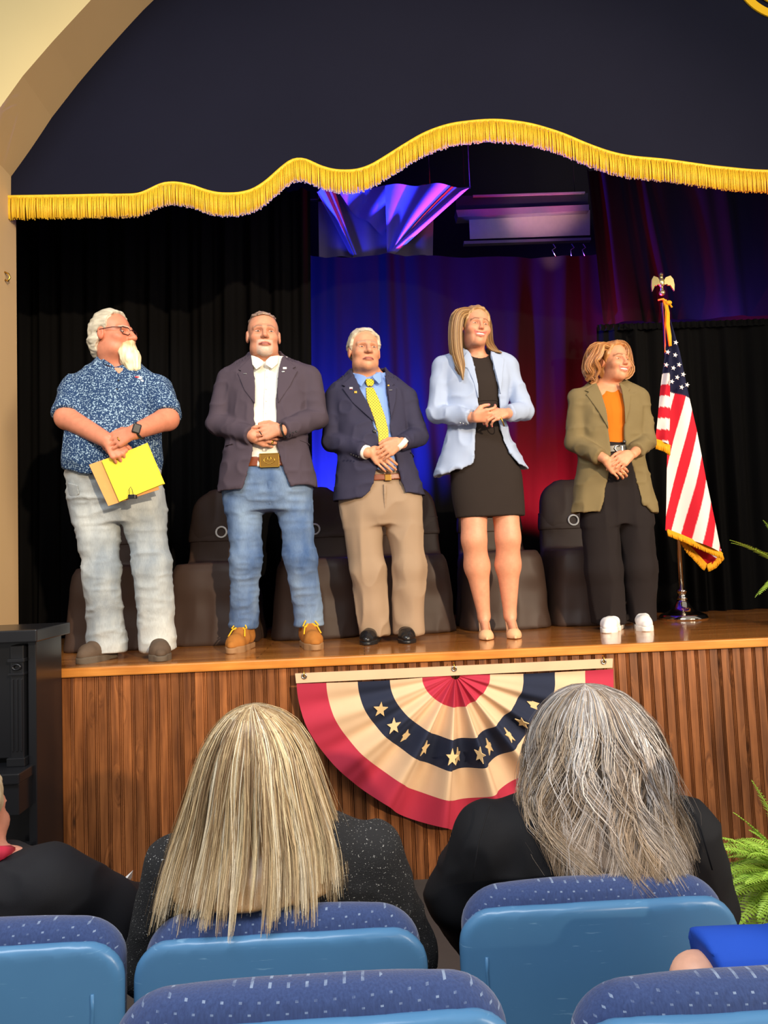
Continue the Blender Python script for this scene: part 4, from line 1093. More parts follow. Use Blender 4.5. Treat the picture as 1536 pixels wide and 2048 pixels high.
    build_body(P, h, dict(jowl=.004), rings, .035, [aL, aR], [H2, H1], legs, [(P.P(486, 1285, .04)*[1, 1, 0]+[0, 0, .045], P.P(468, 1300, -.06)*[1, 1, 0]+[0, 0, .04]), (P.P(614, 1280, .06)*[1, 1, 0]+[0, 0, .045], P.P(630, 1298, -.09)*[1, 1, 0]+[0, 0, .04])],
               face_col(h, skin, LIP, lin(140, 110, 90), stubble=(lin(214, 198, 180), .8, -.046), scalp=(lin(150, 125, 108), .55), blush=.3), (P.P(530, 900, -.22)[2], P.P(530, 830, -.22)[2]), P.P(529, 735, .03), .066)
    eyes(h, G, lin(90, 100, 100), .1, .68)
    hair_cap(h, G, .009, lambda x, y, z: np.maximum(.082+.30*np.maximum(-.035-y, 0)-.40*np.maximum(y-.0, 0)+2.2*np.maximum(np.abs(x)-.045, 0)*0.5-z, -.08-y), [lin(92, 74, 62), lin(150, 124, 104), lin(196, 172, 148)], fr=(60, 22, 60), damp=.012)
    w = P.P(562, 862, -.228); wt = MB().ring(P.P(566, 861, -.226), .034, .006, (1, -.1, .2), squash=1.0).build('watch_strap', MT['blackplastic'], G, True)
    t = H1[1][6]; 
    MB().ring(P.P(521, 866, -.27), .0105, .0022, (-1, -.1, -.6)).build('finger_ring', MT['blackplastic'], G, True)
    MB().ring(P.P(545, 885, -.25), .0105, .0025, (1, -.1, -.5)).build('finger_ring', MT['gold'], G, True)
man_jacket()

# ================================================================== man with yellow tie (third from left)
def man_tie():
    P = Person(3.95, (770, 1275), 'grey-haired person in navy blazer and yellow dotted tie, taupe trousers'); G = P.root
    rings = [P.ring(735, 702, 768, .062, .02), P.ring(748, 688, 782, .072, .015), P.ring(760, 668, 800, .088, .01), P.ring(776, 656, 818, .10), P.ring(800, 660, 815, .12, -.005), P.ring(850, 672, 812, .14, -.015), P.ring(900, 676, 818, .152, -.022), P.ring(940, 672, 832, .155, -.02), P.ring(1012, 664, 858, .152, -.01)]
    aL = (P.P(673, 800), P.P(664, 882, -.03), P.P(734, 905, -.20)); aR = (P.P(812, 800), P.P(836, 872, -.02), P.P(800, 888, -.205))
    legs = legset(P, [[(718, 1000), (737, 1140), (748, 1270)], [(802, 1000), (818, 1135), (818, 1265)]], [(0, -.02, .01), (0, -.02, .01)])
    opening = P.xz([(704, 720), (712, 760), (730, 810), (752, 860), (758, 890), (757, 930), (748, 965), (730, 1020), (822, 1020), (806, 975), (795, 935), (788, 895), (780, 862), (776, 800), (771, 750), (770, 720)], -.13)
    hem = P.xz([(640, 1008), (725, 1000), (745, 985), (790, 1000), (812, 990), (880, 995), (880, 1090), (640, 1090)])
    sl = [sleeve(*aL, .068, .058, .044, .94), sleeve(*aR, .064, .056, .044, .88)]
    jk, base = build_torso_cloth(P, 'blazer', MT['suit_navy'], rings, sl, opening, hem, ell(P.P(735, 725, .01), (.076, .083, .12)), pads=(aL[0], aR[0]), disp=wrinkle([(.008, (9, 9, 4), 11, False), (.008, (15, 15, 15), 12, True)]))
    lap = lambda pts, nm='lapel', m='suit_navy', b=base, o=(.0, .009): patch(P.xz(pts, -.14), b, o[0], o[1], -.3, .05, nm, MT[m], jk, h=.0032)
    lap([(704, 745), (697, 752), (682, 765), (690, 769), (684, 773), (705, 805), (752, 850), (740, 815), (722, 780), (712, 752)])
    lap([(769, 743), (780, 753), (790, 764), (785, 768), (794, 772), (792, 800), (782, 840), (778, 800), (773, 755)])
    pin(P, base, 702, 775, .010, MT['white'], jk, .009, .006); pin(P, base, 702, 777, .0115, MT['red'], jk, .007, .0022); pin(P, base, 711, 784, .010, MT['gold'], jk, .008, .007); pin(P, base, 777, 769, .010, MT['gold'], jk, .005, .005); pin(P, base, 781, 779, .010, MT['silver'], jk, .009, .002)
    button(P, base, 749, 865, .002, MT['navybutton'], jk, .012)
    for i in range(4): q = P.P(702+i*5, 909+i*2, -.205); MB().ell((q[0], q[1]-.012, q[2]), (.005, .004, .005)).build('cuff_button', MT['navybutton'], jk, True)
    lap([(822, 900), (838, 912), (838, 914), (823, 903)], 'pocket_flap')
    # shirt, tie
    sr = [(z, cx, cy, max(.045, a-.020), max(.05, b-.022)) for z, cx, cy, a, b in rings[:-1] if z < P.P(735, 745)[2]] + [P.ring(950, 690, 830, .125, -.015)]
    sp = loft(sr); v = Vol(*grid(np.array(sp[1]), np.array(sp[2]), .007)); v.add(sp, 0); v.sub(ell(P.P(737, 733, -.02), (.048, .06, .07)), .004)
    sh = sdf_obj(v, 'shirt', MT['blueshirt'], G, wrinkle([(.006, (22, 10, 6), 14, True)])); sb = sp[0]
    c = P.P(737, 745)[0]; nk = lambda X, Y, Z: np.sqrt((X-c)**2+(Y-.0)**2)-.072-.45*np.maximum(P.P(735, 745)[2]-Z, 0)
    patch(P.xz([(706, 742), (712, 765), (722, 778), (733, 760), (731, 755), (718, 748)], -.07), nk, .0, .010, -.16, .03, 'shirt_collar', MT['blueshirt'], sh, h=.003)
    patch(P.xz([(762, 741), (763, 765), (758, 772), (745, 758), (746, 752), (755, 747)], -.07), nk, .0, .010, -.16, .03, 'shirt_collar', MT['blueshirt'], sh, h=.003)
    tie = patch(P.xz([(732, 770), (747, 770), (758, 795), (770, 830), (777, 860), (777, 885), (757, 888), (756, 865), (745, 830), (733, 795)], -.15), sb, .0, .011, -.3, .03, 'necktie', MT['tie'], G, h=.003)
    patch(P.xz([(732, 756), (746, 756), (749, 762), (745, 772), (735, 772), (731, 764)], -.1), sb, .0, .022, -.3, .03, 'tie_knot', MT['tie'], tie, h=.003)
    MB().tube([P.P(799, 886, -.212), P.P(806, 893, -.208)], .042, 14, True).build('shirt_cuff', MT['whiteshirt'], sh, True)
    q = np.array(aR[2]); e = np.array(aR[1]); 
    MB().tube([aL[2]+(np.array(aL[1])-aL[2])*.10, aL[2]+(np.array(aL[1])-aL[2])*.0], .038, 14, True).build('shirt_cuff', MT['whiteshirt'], sh, True)
    # trousers, belt
    wr = [P.ring(945, 690, 830, .130, -.01), P.ring(985, 682, 838, .14, -.005), P.ring(1030, 682, 845, .13, .005), P.ring(1050, 690, 842, .11, .01)]
    tr, tb = trousers(P, MT['chino'], wr, legs, [(.108, .094, .088), (.106, .092, .086)], .035, wrinkle([(.013, (12, 12, 6), 23, True), (.012, (9, 9, 9), 25, False)]), 'trousers')
    patch(P.xz([(766, 968), (772, 968), (772, 1030), (769, 1040)], -.13), tb, .0, .005, -.3, .03, 'fly', MT['chino'], tr)
    bl = patch(P.xz([(745, 950), (806, 946), (806, 958), (745, 962)], -.13), tb, -.002, .008, -.3, .03, 'belt', MT['belt'], G)
    q = P.P(776, 955, -.15); y = front_y(tb, q[0], q[2], .008); MB().box((q[0]-.018, y-.006, q[2]-.018), (q[0]+.018, y+.003, q[2]+.018), .003).build('belt_buckle', MT['buckle'], bl)
    for heel, toe in (((752, .10), (733, -.15)), ((815, .10), (814, -.16))):
        shoe('shoe', G, P.P(heel[0], 1280, heel[1]), P.P(toe[0], 1288, toe[1]), MT['blackshoe'], MT['blackplastic'], .047, collar=.085, sole=.018)
    h = Head(P.P(729, 703, -.03), 12, 2, 1, 1.05, 1.02); skin = lin(216, 152, 116)
    H1 = hand(P.P(800, 884, -.225), (-.88, -.05, -.48), (-.1, -1, .1), 1, 1.05, (18, 25, 20)); H2 = hand(P.P(742, 900, -.195), (.72, -.05, -.70), (0, -1, -.1), -1, 1.02, (10, 22, 20))
    build_body(P, h, dict(jowl=.003, nose=1.15), rings, .035, [aL, aR], [H2, H1], legs, [(P.P(752, 1280, .06)*[1, 1, 0]+[0, 0, .045], P.P(736, 1290, -.08)*[1, 1, 0]+[0, 0, .035]), (P.P(815, 1280, .06)*[1, 1, 0]+[0, 0, .045], P.P(814, 1290, -.09)*[1, 1, 0]+[0, 0, .035])],
               face_col(h, skin, LIP, lin(170, 140, 118), blush=.3), (P.P(770, 945, -.22)[2], P.P(770, 868, -.22)[2]), P.P(736, 770, .03), .060)
    eyes(h, G, lin(80, 95, 105), .12, .58)
    yl = lambda z: np.interp(np.asarray(z).ravel(), [-.08, -.04, -.005, .03, .06, .085, .1, .13], [.055, .03, -.008, -.030, -.042, -.058, -.078, -.095]).reshape(np.asarray(z).shape)
    hair_cap(h, G, .013, lambda x, y, z: np.maximum(yl(z)-y, -.062-z), [lin(150, 136, 116), lin(200, 186, 160), lin(228, 216, 192)], fr=(40, 18, 50), damp=.012)
man_tie()

# ================================================================== man in blue polo (far left)
def man_polo():
    P = Person(3.68, (240, 1305), 'white-bearded person in navy patterned polo and pale jeans holding yellow papers'); G = P.root
    rings = [P.ring(716, 196, 266, .062, .02), P.ring(730, 180, 278, .078, .015), P.ring(744, 150, 304, .092, .01), P.ring(762, 134, 324, .11), P.ring(790, 136, 326, .135, -.01), P.ring(840, 140, 324, .165, -.025), P.ring(890, 137, 325, .19, -.04), P.ring(925, 134, 326, .195, -.04), P.ring(960, 138, 322, .18, -.03)]
    aL = (P.P(150, 778), P.P(134, 836, -.13), P.P(216, 882, -.285)); aR = (P.P(312, 778), P.P(334, 838, -.12), P.P(270, 864, -.305))
    legs = legset(P, [[(192, 985), (204, 1140), (214, 1300)], [(280, 985), (304, 1130), (318, 1295)]], [(0, -.02, .02), (0, -.02, .02)])
    sl = []
    for S, E, W in (aL, aR):
        S, E, W = [np.array(q) for q in (S, E, W)]; C = S+(E-S)*.95
        sl.append([cut_end(rcone(S, E+(E-S)*.3, .080, .078), C, E-S)])
    hem = P.xz([(100, 930), (150, 945), (190, 958), (270, 952), (300, 945), (360, 930), (360, 1010), (100, 1010)])
    neck = ell(P.P(232, 722, -.03), (.066, .075, .055))
    tp, base = build_torso_cloth(P, 'polo_shirt', MT['polo'], rings, sl, None, hem, neck, shell=0, disp=wrinkle([(.010, (8, 8, 4), 31, False), (.008, (14, 14, 10), 32, True)]))
    v_ = patch(P.xz([(222, 733), (250, 733), (238, 748)], -.1), base, -.006, .002, -.3, .03, 'neck_opening', MT['skin'], tp, col=lambda V: np.repeat([lin(214, 150, 120)], len(V), 0))
    c = P.P(232, 730)[0]; nk = lambda X, Y, Z: np.sqrt((X-c)**2+(Y-.005)**2)-.069-.25*np.maximum(P.P(232, 722)[2]-Z, 0)
    patch(P.xz([(190, 704), (188, 722), (180, 731), (205, 727), (222, 733), (238, 748), (226, 730), (205, 716)], -.08), nk, .0, .010, -.16, .06, 'collar', MT['polo'], tp, h=.0032)
    patch(P.xz([(266, 716), (270, 728), (284, 736), (262, 738), (242, 749), (246, 738), (256, 726)], -.08), nk, .0, .010, -.16, .06, 'collar', MT['polo'], tp, h=.0032)
    for py in (760, 780): button(P, base, 236, py, .003, MT['navybutton'], tp, .005)
    lg = MB(); q = P.P(272, 753, -.13); y = front_y(base, q[0], q[2], .003)
    lg.ell((q[0], y, q[2]), (.022, .004, .012)).ell((q[0]+.006, y, q[2]-.016), (.024, .004, .007)); lg.build('chest_logo', MT['white'], tp, True)
    MB().ell((q[0]-.004, y-.003, q[2]+.004), (.014, .003, .005)).build('chest_logo', MT['red'], tp, True)
    wr = [P.ring(900, 146, 320, .172, -.035), P.ring(945, 142, 324, .172, -.03), P.ring(970, 142, 326, .165, -.02), P.ring(1005, 142, 332, .15), P.ring(1045, 150, 330, .12, .01)]
    tr, tb = trousers(P, MT['jeans_pale'], wr, legs, [(.118, .092, .096), (.116, .090, .092)], .036, wrinkle([(.010, (6, 6, 18), 43, True), (.018, (6, 6, 7), 45, False), (.005, (14, 14, 30), 46, True)]), 'jeans')
    patch(P.xz([(148, 968), (172, 974), (174, 992), (160, 1000), (148, 992)], -.05), tb, .0, .006, -.3, .03, 'coin_pocket', MT['jeans_pale'], tr)
    for heel, toe in (((226, .08), (163, -.13)), ((314, .10), (322, -.17))):
        shoe('shoe', G, P.P(heel[0], 1300, heel[1]), P.P(toe[0], 1318, toe[1]), MT['brownshoe'], MT['brownsole'], .052, collar=.10, sole=.028)
    q = P.P(144, 945, -.02); MB().box((q[0]-.02, -.05, q[2]-.06), (q[0]+.004, .03, q[2]+.04), .006).build('belt_holster', MT['blackplastic'], G)
    h = Head(P.P(228, 672, -.02), 70, 2, 0, 1.06, 1.04); skin = lin(208, 132, 102)
    H1 = hand(P.P(264, 866, -.315), (-.93, -.02, -.36), (-.05, -1, .3), 1, 1.08, (14, 32, 30)); H2 = hand(P.P(219, 884, -.295), (.62, -.10, -.75), (.25, -1, .25), -1, 1.08, (58, 75, 40))
    build_body(P, h, dict(jowl=.006, nose=1.15), rings, .035, [aL, aR], [H2, H1], legs, [(P.P(224, 1300, .05)*[1, 1, 0]+[0, 0, .05], P.P(172, 1318, -.08)*[1, 1, 0]+[0, 0, .04]), (P.P(315, 1300, .06)*[1, 1, 0]+[0, 0, .05], P.P(321, 1318, -.10)*[1, 1, 0]+[0, 0, .04])],
               face_col(h, skin, LIP, lin(190, 170, 145), blush=.5), (P.P(240, 935, -.25)[2], P.P(240, 818, -.25)[2]), P.P(234, 738, .03), .068, arm_r=(.058, .057, .037))
    eyes(h, G, lin(80, 90, 95), .1, .8)
    cols = [lin(150, 142, 124), lin(198, 190, 168), lin(226, 218, 198)]
    yl = lambda z: np.interp(np.asarray(z).ravel(), [-.12, -.06, -.03, .0, .03, .06, .085, .1, .13], [.07, .050, .030, -.002, -.020, -.022, -.030, -.042, -.06]).reshape(np.asarray(z).shape)
    hair_cap(h, G, .012, lambda x, y, z: np.maximum(yl(z)-y, -.10-z), cols, extra=[h.E((0, .088, -.01), (.066, .044, .06)), h.E((0, .085, -.06), (.055, .034, .045)), h.E((.055, .055, -.03), (.030, .045, .05)), h.E((-.055, .055, -.03), (.030, .045, .05))], fr=(50, 14, 45), damp=.016)
    # beard
    v = Vol(*grid(h.c-.2, h.c+.16, .0034)); a = lambda p, q, r0, r1, k=.015: v.add(h.Cn(p, q, r0, r1), k)
    a((0, -.082, -.085), (0, -.090, -.130), .038, .047); a((0, -.090, -.130), (0, -.104, -.172), .046, .034)
    a((-.022, -.070, -.090), (-.014, -.080, -.150), .022, .020); a((.022, -.070, -.090), (.014, -.080, -.150), .022, .020)
    for sx in (-1, 1): a((sx*.004, -.104, -.048), (sx*.028, -.086, -.068), .0095, .010); a((sx*.028, -.086, -.068), (sx*.030, -.072, -.095), .010, .018)
    bc = np.array([lin(196, 172, 120), lin(236, 222, 178), lin(248, 240, 208)])
    def bcol(V):
        L = h.inv(V); f = np.clip(vn(L*np.array([90, 90, 16]), 3), 0, .99)*2; i = f.astype(int); g = (f-i)[:, None]; C = bc[i]*(1-g)+bc[np.minimum(i+1, 2)]*g
        k = np.clip((L[:, 2]+.085)/.03, 0, .6)[:, None]; return C*(1-k)+np.array(lin(200, 150, 96))*k
    sdf_obj(v, 'beard', MT['hair'], G, lambda V: .010*(vn(h.inv(V)*np.array([110, 110, 12]), 2)-.5), bcol)
    # glasses
    gl = empty('eyeglasses', (0, 0, 0)); gl.parent = G; MT.setdefault('rim', plain('dark_red_frame', lin(60, 24, 26), .3))
    for sx in (-1, 1):
        pts = [h.p((sx*.032+.024*cx, -.101+.012*abs(sx*.032+.024*cx)/.05, .000+.018*cz)) for cx, cz in ((-1, .7), (-.6, 1), (.6, 1), (1, .7), (1, -.4), (.6, -1), (-.6, -1), (-1, -.4), (-1, .7))]
        MB().tube(pts, .0022, 6).build('lens_rim', MT['rim'], gl, True)
        MB().tube([h.p((sx*.056, -.088, .012)), h.p((sx*.076, -.055, .012)), h.p((sx*.084, .01, .010)), h.p((sx*.084, .03, .0))], .0024, 6).build('temple', MT['rim'], gl, True)
    MB().tube([h.p((-.009, -.103, .006)), h.p((0, -.108, .009)), h.p((.009, -.103, .006))], .0022, 6).build('bridge', MT['rim'], gl, True)
    # watch and ring
    wt = empty('wristwatch', (0, 0, 0)); wt.parent = G; c = P.P(279, 862, -.297)
    MB().ring(c, .040, .006, (1, -.15, .35), squash=1).build('strap', MT['blackplastic'], wt, True)
    R_ = rotm(.35, 0, .3); mb = MB().box((-.019, -.007, -.023), (.019, .006, .023), .006); mb.v = [tuple(R_@np.array(q)+np.array(c)+np.array([.0, -.043, .004])) for q in mb.v]; mb.build('watch_case', MT['blackplastic'], wt)
    MB().ring(P.P(238, 879, -.325), .0115, .0028, (-.9, -.1, -.5)).build('finger_ring', MT['gold'], G, True)
    # folder with papers in the hand
    yl_ = plain('yellow_paper', lin(250, 226, 62), .7, var=.04, sc=60); mn = plain('manila_board', lin(232, 168, 96), .7)
    f = empty('paper_folder', tuple(P.o+P.P(255, 945, -.275)), 'manila folder with yellow sheets held by the bearded person', 'folder'); fo = P.P(255, 945, -.275)
    def board(px4, y0, th, name, mat, tilt=.0):
        C = [P.P(a, b, -.275)-fo for a, b in px4]; V = [(p[0], y0+tilt*p[2], p[2]) for p in C]+[(p[0], y0+th+tilt*p[2], p[2]) for p in C]
        return MB().add(V, [(0, 1, 2, 3), (7, 6, 5, 4), (0, 4, 5, 1), (1, 5, 6, 2), (2, 6, 7, 3), (3, 7, 4, 0)]).build(name, mat, f)
    board([(177, 929), (285, 892), (316, 978), (212, 1011)], .012, .004, 'folder_board', mn, -.12)
    for i in range(5): board([(203+i*.6, 924-i*.5), (296, 886+i*.6), (328-i*.5, 967), (235+i*.5, 1003)], .008-.0032*i, .0022, 'paper_sheet', yl_, -.12)
    cl = P.P(266, 992, -.275)-fo; b = empty('binder_clip', (0, 0, 0)); b.parent = f
    MB().box((cl[0]-.018, -.018, cl[2]-.014), (cl[0]+.016, .014, cl[2]+.006), .002).build('clip_body', MT['blackplastic'], b)
    MB().tube([(cl[0]-.010, -.02, cl[2]), (cl[0]-.012, -.02, cl[2]+.03), (cl[0]-.004, -.02, cl[2]+.042), (cl[0]+.002, -.02, cl[2]+.03), (cl[0]+.008, -.02, cl[2])], .0016, 5).build('clip_handle', MT['blackplastic'], b, True)
man_polo()

# ================================================================== woman in pale blue blazer
def woman_blazer():
    P = Person(3.90, (985, 1265), 'smiling person in pale blue blazer over black dress with nude high heels'); G = P.root
    rings = [P.ring(690, 934, 982, .050, .02), P.ring(702, 912, 1000, .062, .015), P.ring(712, 885, 1020, .078, .01), P.ring(728, 874, 1028, .09), P.ring(770, 884, 1022, .108, -.01), P.ring(820, 893, 1012, .112, -.01), P.ring(850, 895, 1010, .110), P.ring(890, 888, 1028, .118), P.ring(955, 866, 1064, .128)]
    aL = (P.P(886, 735), P.P(872, 828, -.02), P.P(952, 835, -.19)); aR = (P.P(1016, 735), P.P(1048, 822, -.02), P.P(1008, 828, -.19))
    legs = legset(P, [[(948, 975), (948, 1078), (968, 1232)], [(1006, 975), (1016, 1075), (1020, 1230)]], [(0, -.02, .04), (0, -.02, .04)])
    opening = P.xz([(930, 680), (944, 705), (952, 750), (957, 800), (957, 840), (950, 890), (946, 925), (936, 938), (925, 960), (1052, 960), (1040, 928), (1020, 905), (1006, 880), (1001, 845), (1000, 800), (990, 740), (984, 705), (985, 680)], -.11)
    hem = P.xz([(840, 960), (866, 955), (925, 940), (945, 934), (1020, 930), (1062, 940), (1090, 938), (1090, 1040), (840, 1040)])
    sl = [sleeve(*aL, .060, .054, .043, .88), sleeve(*aR, .056, .052, .043, .80)]
    jk, base = build_torso_cloth(P, 'blazer', MT['blazer_sky'], rings, sl, opening, hem, ell(P.P(958, 680, .01), (.066, .075, .11)), pads=(aL[0], aR[0]), pad_up=.012, disp=wrinkle([(.007, (9, 9, 4), 51, False), (.011, (15, 15, 15), 52, True)]))
    lap = lambda pts: patch(P.xz(pts, -.12), base, .0, .009, -.3, .05, 'lapel', MT['blazer_sky'], jk, h=.0032)
    lap([(935, 700), (928, 712), (922, 730), (935, 735), (945, 760), (957, 800), (956, 770), (950, 735), (943, 705)])
    lap([(984, 700), (996, 703), (1012, 712), (1008, 740), (1002, 790), (998, 770), (990, 735)])
    for i in range(3): q = P.P(919+i*6, 848+i, -.13); MB().ell((q[0], q[1]-.03, q[2]), (.005, .004, .005)).build('cuff_button', MT['silver'], jk, True)
    # dress
    dr = [P.ring(713, 930, 990, .05, .01), P.ring(728, 905, 1008, .078, .005), P.ring(770, 905, 1004, .10, -.012), P.ring(800, 908, 1000, .102, -.012), P.ring(850, 910, 996, .095), P.ring(900, 905, 1024, .105), P.ring(950, 900, 1044, .115), P.ring(1000, 905, 1048, .112), P.ring(1034, 912, 1049, .106)]
    sp = loft(dr); v = Vol(*grid(np.array(sp[1]), np.array(sp[2]), .006)); v.add(sp, 0); v.sub(ell(P.P(959, 700, -.03), (.062, .07, .055)), .004)
    d = sdf_obj(v, 'dress', MT['dress'], G, wrinkle([(.005, (8, 8, 10), 54, False)])); sb = sp[0]
    patch(P.xz([(955, 800), (1000, 797), (1001, 799), (955, 802)], -.12), sb, -.002, .003, -.3, .03, 'waist_seam', MT['dress'], d, h=.0028)
    # shoes
    for (hx, tx) in ((967, 974), (1019, 1031)):
        hp, tp = P.P(hx, 1250, .115)*[1, 1, 0], P.P(tx, 1278, -.125)*[1, 1, 0]; dd = tp-hp; L = np.linalg.norm(dd[:2])
        lo = np.minimum(hp, tp)-.06; hi = np.maximum(hp, tp)+.06; lo[2] = -.004; hi[2] = .17; v = Vol(*grid(lo, hi, .0036)); f = lambda t, z: hp+dd*t+np.array([0, 0, z])
        v.add(rcone(f(.62, .022), f(.80, .016), .034, .036), 0); v.add(rcone(f(.80, .016), f(1.0, .010), .036, .009), .02); v.add(rcone(f(.10, .100), f(.62, .022), .030, .032), .02); v.add(rcone(f(.06, .105), f(.06, .122), .029, .027), .02)
        v.sub(rcone(f(.02, .155), f(.60, .052), .028, .030), .004); v.sub(rcone(f(.60, .054), f(.74, .046), .030, .022), .004)
        X, Yy, Z = v.xs[:, None, None], v.ys[None, :, None], v.zs[None, None, :]; v.d = np.maximum(v.d, np.maximum(.002-Z, Z-.135))
        s = sdf_obj(v, 'pump', MT['nude'], G)
        MB().tube([f(.03, .09), f(.02, .05), f(.015, 0)], [.014, .007, .006], 8).build('stiletto_heel', MT['nude'], s, True)
    h = Head(P.P(951, 656, -.02), 10, 1, 6, 1.0, .96); skin = lin(220, 152, 118)
    H1 = hand(P.P(1012, 826, -.20), (-.85, -.25, -.15), (.1, -.8, .6), 1, .95, (30, 50, 35)); H2 = hand(P.P(948, 834, -.205), (.95, -.12, .05), (0, -.85, -.5), -1, .95, (20, 40, 30))
    bc = face_col(h, skin, lin(204, 112, 100), lin(120, 82, 54), 'smile', .45)
    tips = np.array(H1[2]+H2[2])
    def colf(V):
        C = bc(V); dm = np.min(np.linalg.norm(V[:, None, :]-tips[None, :, :], axis=2), axis=1) if len(V) < 1 else None
        for t in tips:
            k = np.linalg.norm(V-(t+np.array([0, -.006, .0])), axis=1) < .0065; C[k] = lin(236, 128, 132)
        return C
    build_body(P, h, dict(mouth='smile', jowl=-.008, nose=.75, brow=.55), dr[:-2], .020, [aL, aR], [H2, H1], legs,
               [(P.P(967, 1245, .075)*[1, 1, 0]+[0, 0, .115], P.P(973, 1276, -.055)*[1, 1, 0]+[0, 0, .032]), (P.P(1020, 1245, .075)*[1, 1, 0]+[0, 0, .115], P.P(1029, 1274, -.055)*[1, 1, 0]+[0, 0, .032])],
               colf, (P.P(985, 865, -.2)[2], P.P(985, 800, -.2)[2]), P.P(957, 722, .03), .050, arm_r=(.046, .038, .027), leg_r=(.080, .068, .034))
    eyes(h, G, lin(80, 95, 90), .12, .52)
    MB().ell(h.p((0, -.086, -.0645)), (.026, .0155, .0078), R=h.R).build('teeth', MT['tooth'], G, True)
    cols = [lin(138, 102, 62), lin(158, 120, 74), lin(178, 140, 90), lin(122, 88, 54)]
    yl = lambda z: np.interp(np.asarray(z).ravel(), [-.14, -.06, 0, .03, .06, .085, .105, .13], [.03, .0, -.025, -.045, -.050, -.058, -.072, -.10]).reshape(np.asarray(z).shape)
    hair_cap(h, G, .012, lambda x, y, z: np.maximum(yl(z)-y, -.12-z), cols, extra=[h.E((0, .05, -.05), (.075, .06, .09))], ears=False, fr=(60, 40, 10), damp=.008)
    pl = lambda pts: [P.P(*q) for q in pts]
    bundle(pl([(942, 622, -.05), (921, 628, -.085), (913, 655, -.09), (914, 700, -.105), (922, 735, -.125), (926, 760, -.13)]), [.02, .032, .034, .034, .03, .012], 420, cols, G, .0022, seed=3, flat=.7)
    bundle(pl([(938, 622, .0), (914, 630, .0), (908, 660, .0), (910, 705, -.03), (918, 740, -.09), (928, 752, -.125)]), [.02, .03, .032, .032, .028, .01], 320, cols, G, .0022, seed=4, flat=.8)
    bundle(pl([(950, 622, -.05), (967, 624, -.045), (976, 650, -.02), (978, 685, -.02), (990, 700, -.06), (1004, 706, -.075)]), [.018, .02, .02, .024, .024, .01], 260, cols, G, .0022, seed=5, flat=.7)
    bundle(pl([(945, 625, .05), (940, 645, .09), (945, 690, .08), (960, 712, .07)]), [.03, .06, .055, .03], 260, cols, G, .0025, seed=6)
    MB().ring(P.P(1004, 840, -.205), .034, .0035, (1, -.3, .3)).build('bracelet', MT['gold'], G, True)
woman_blazer()

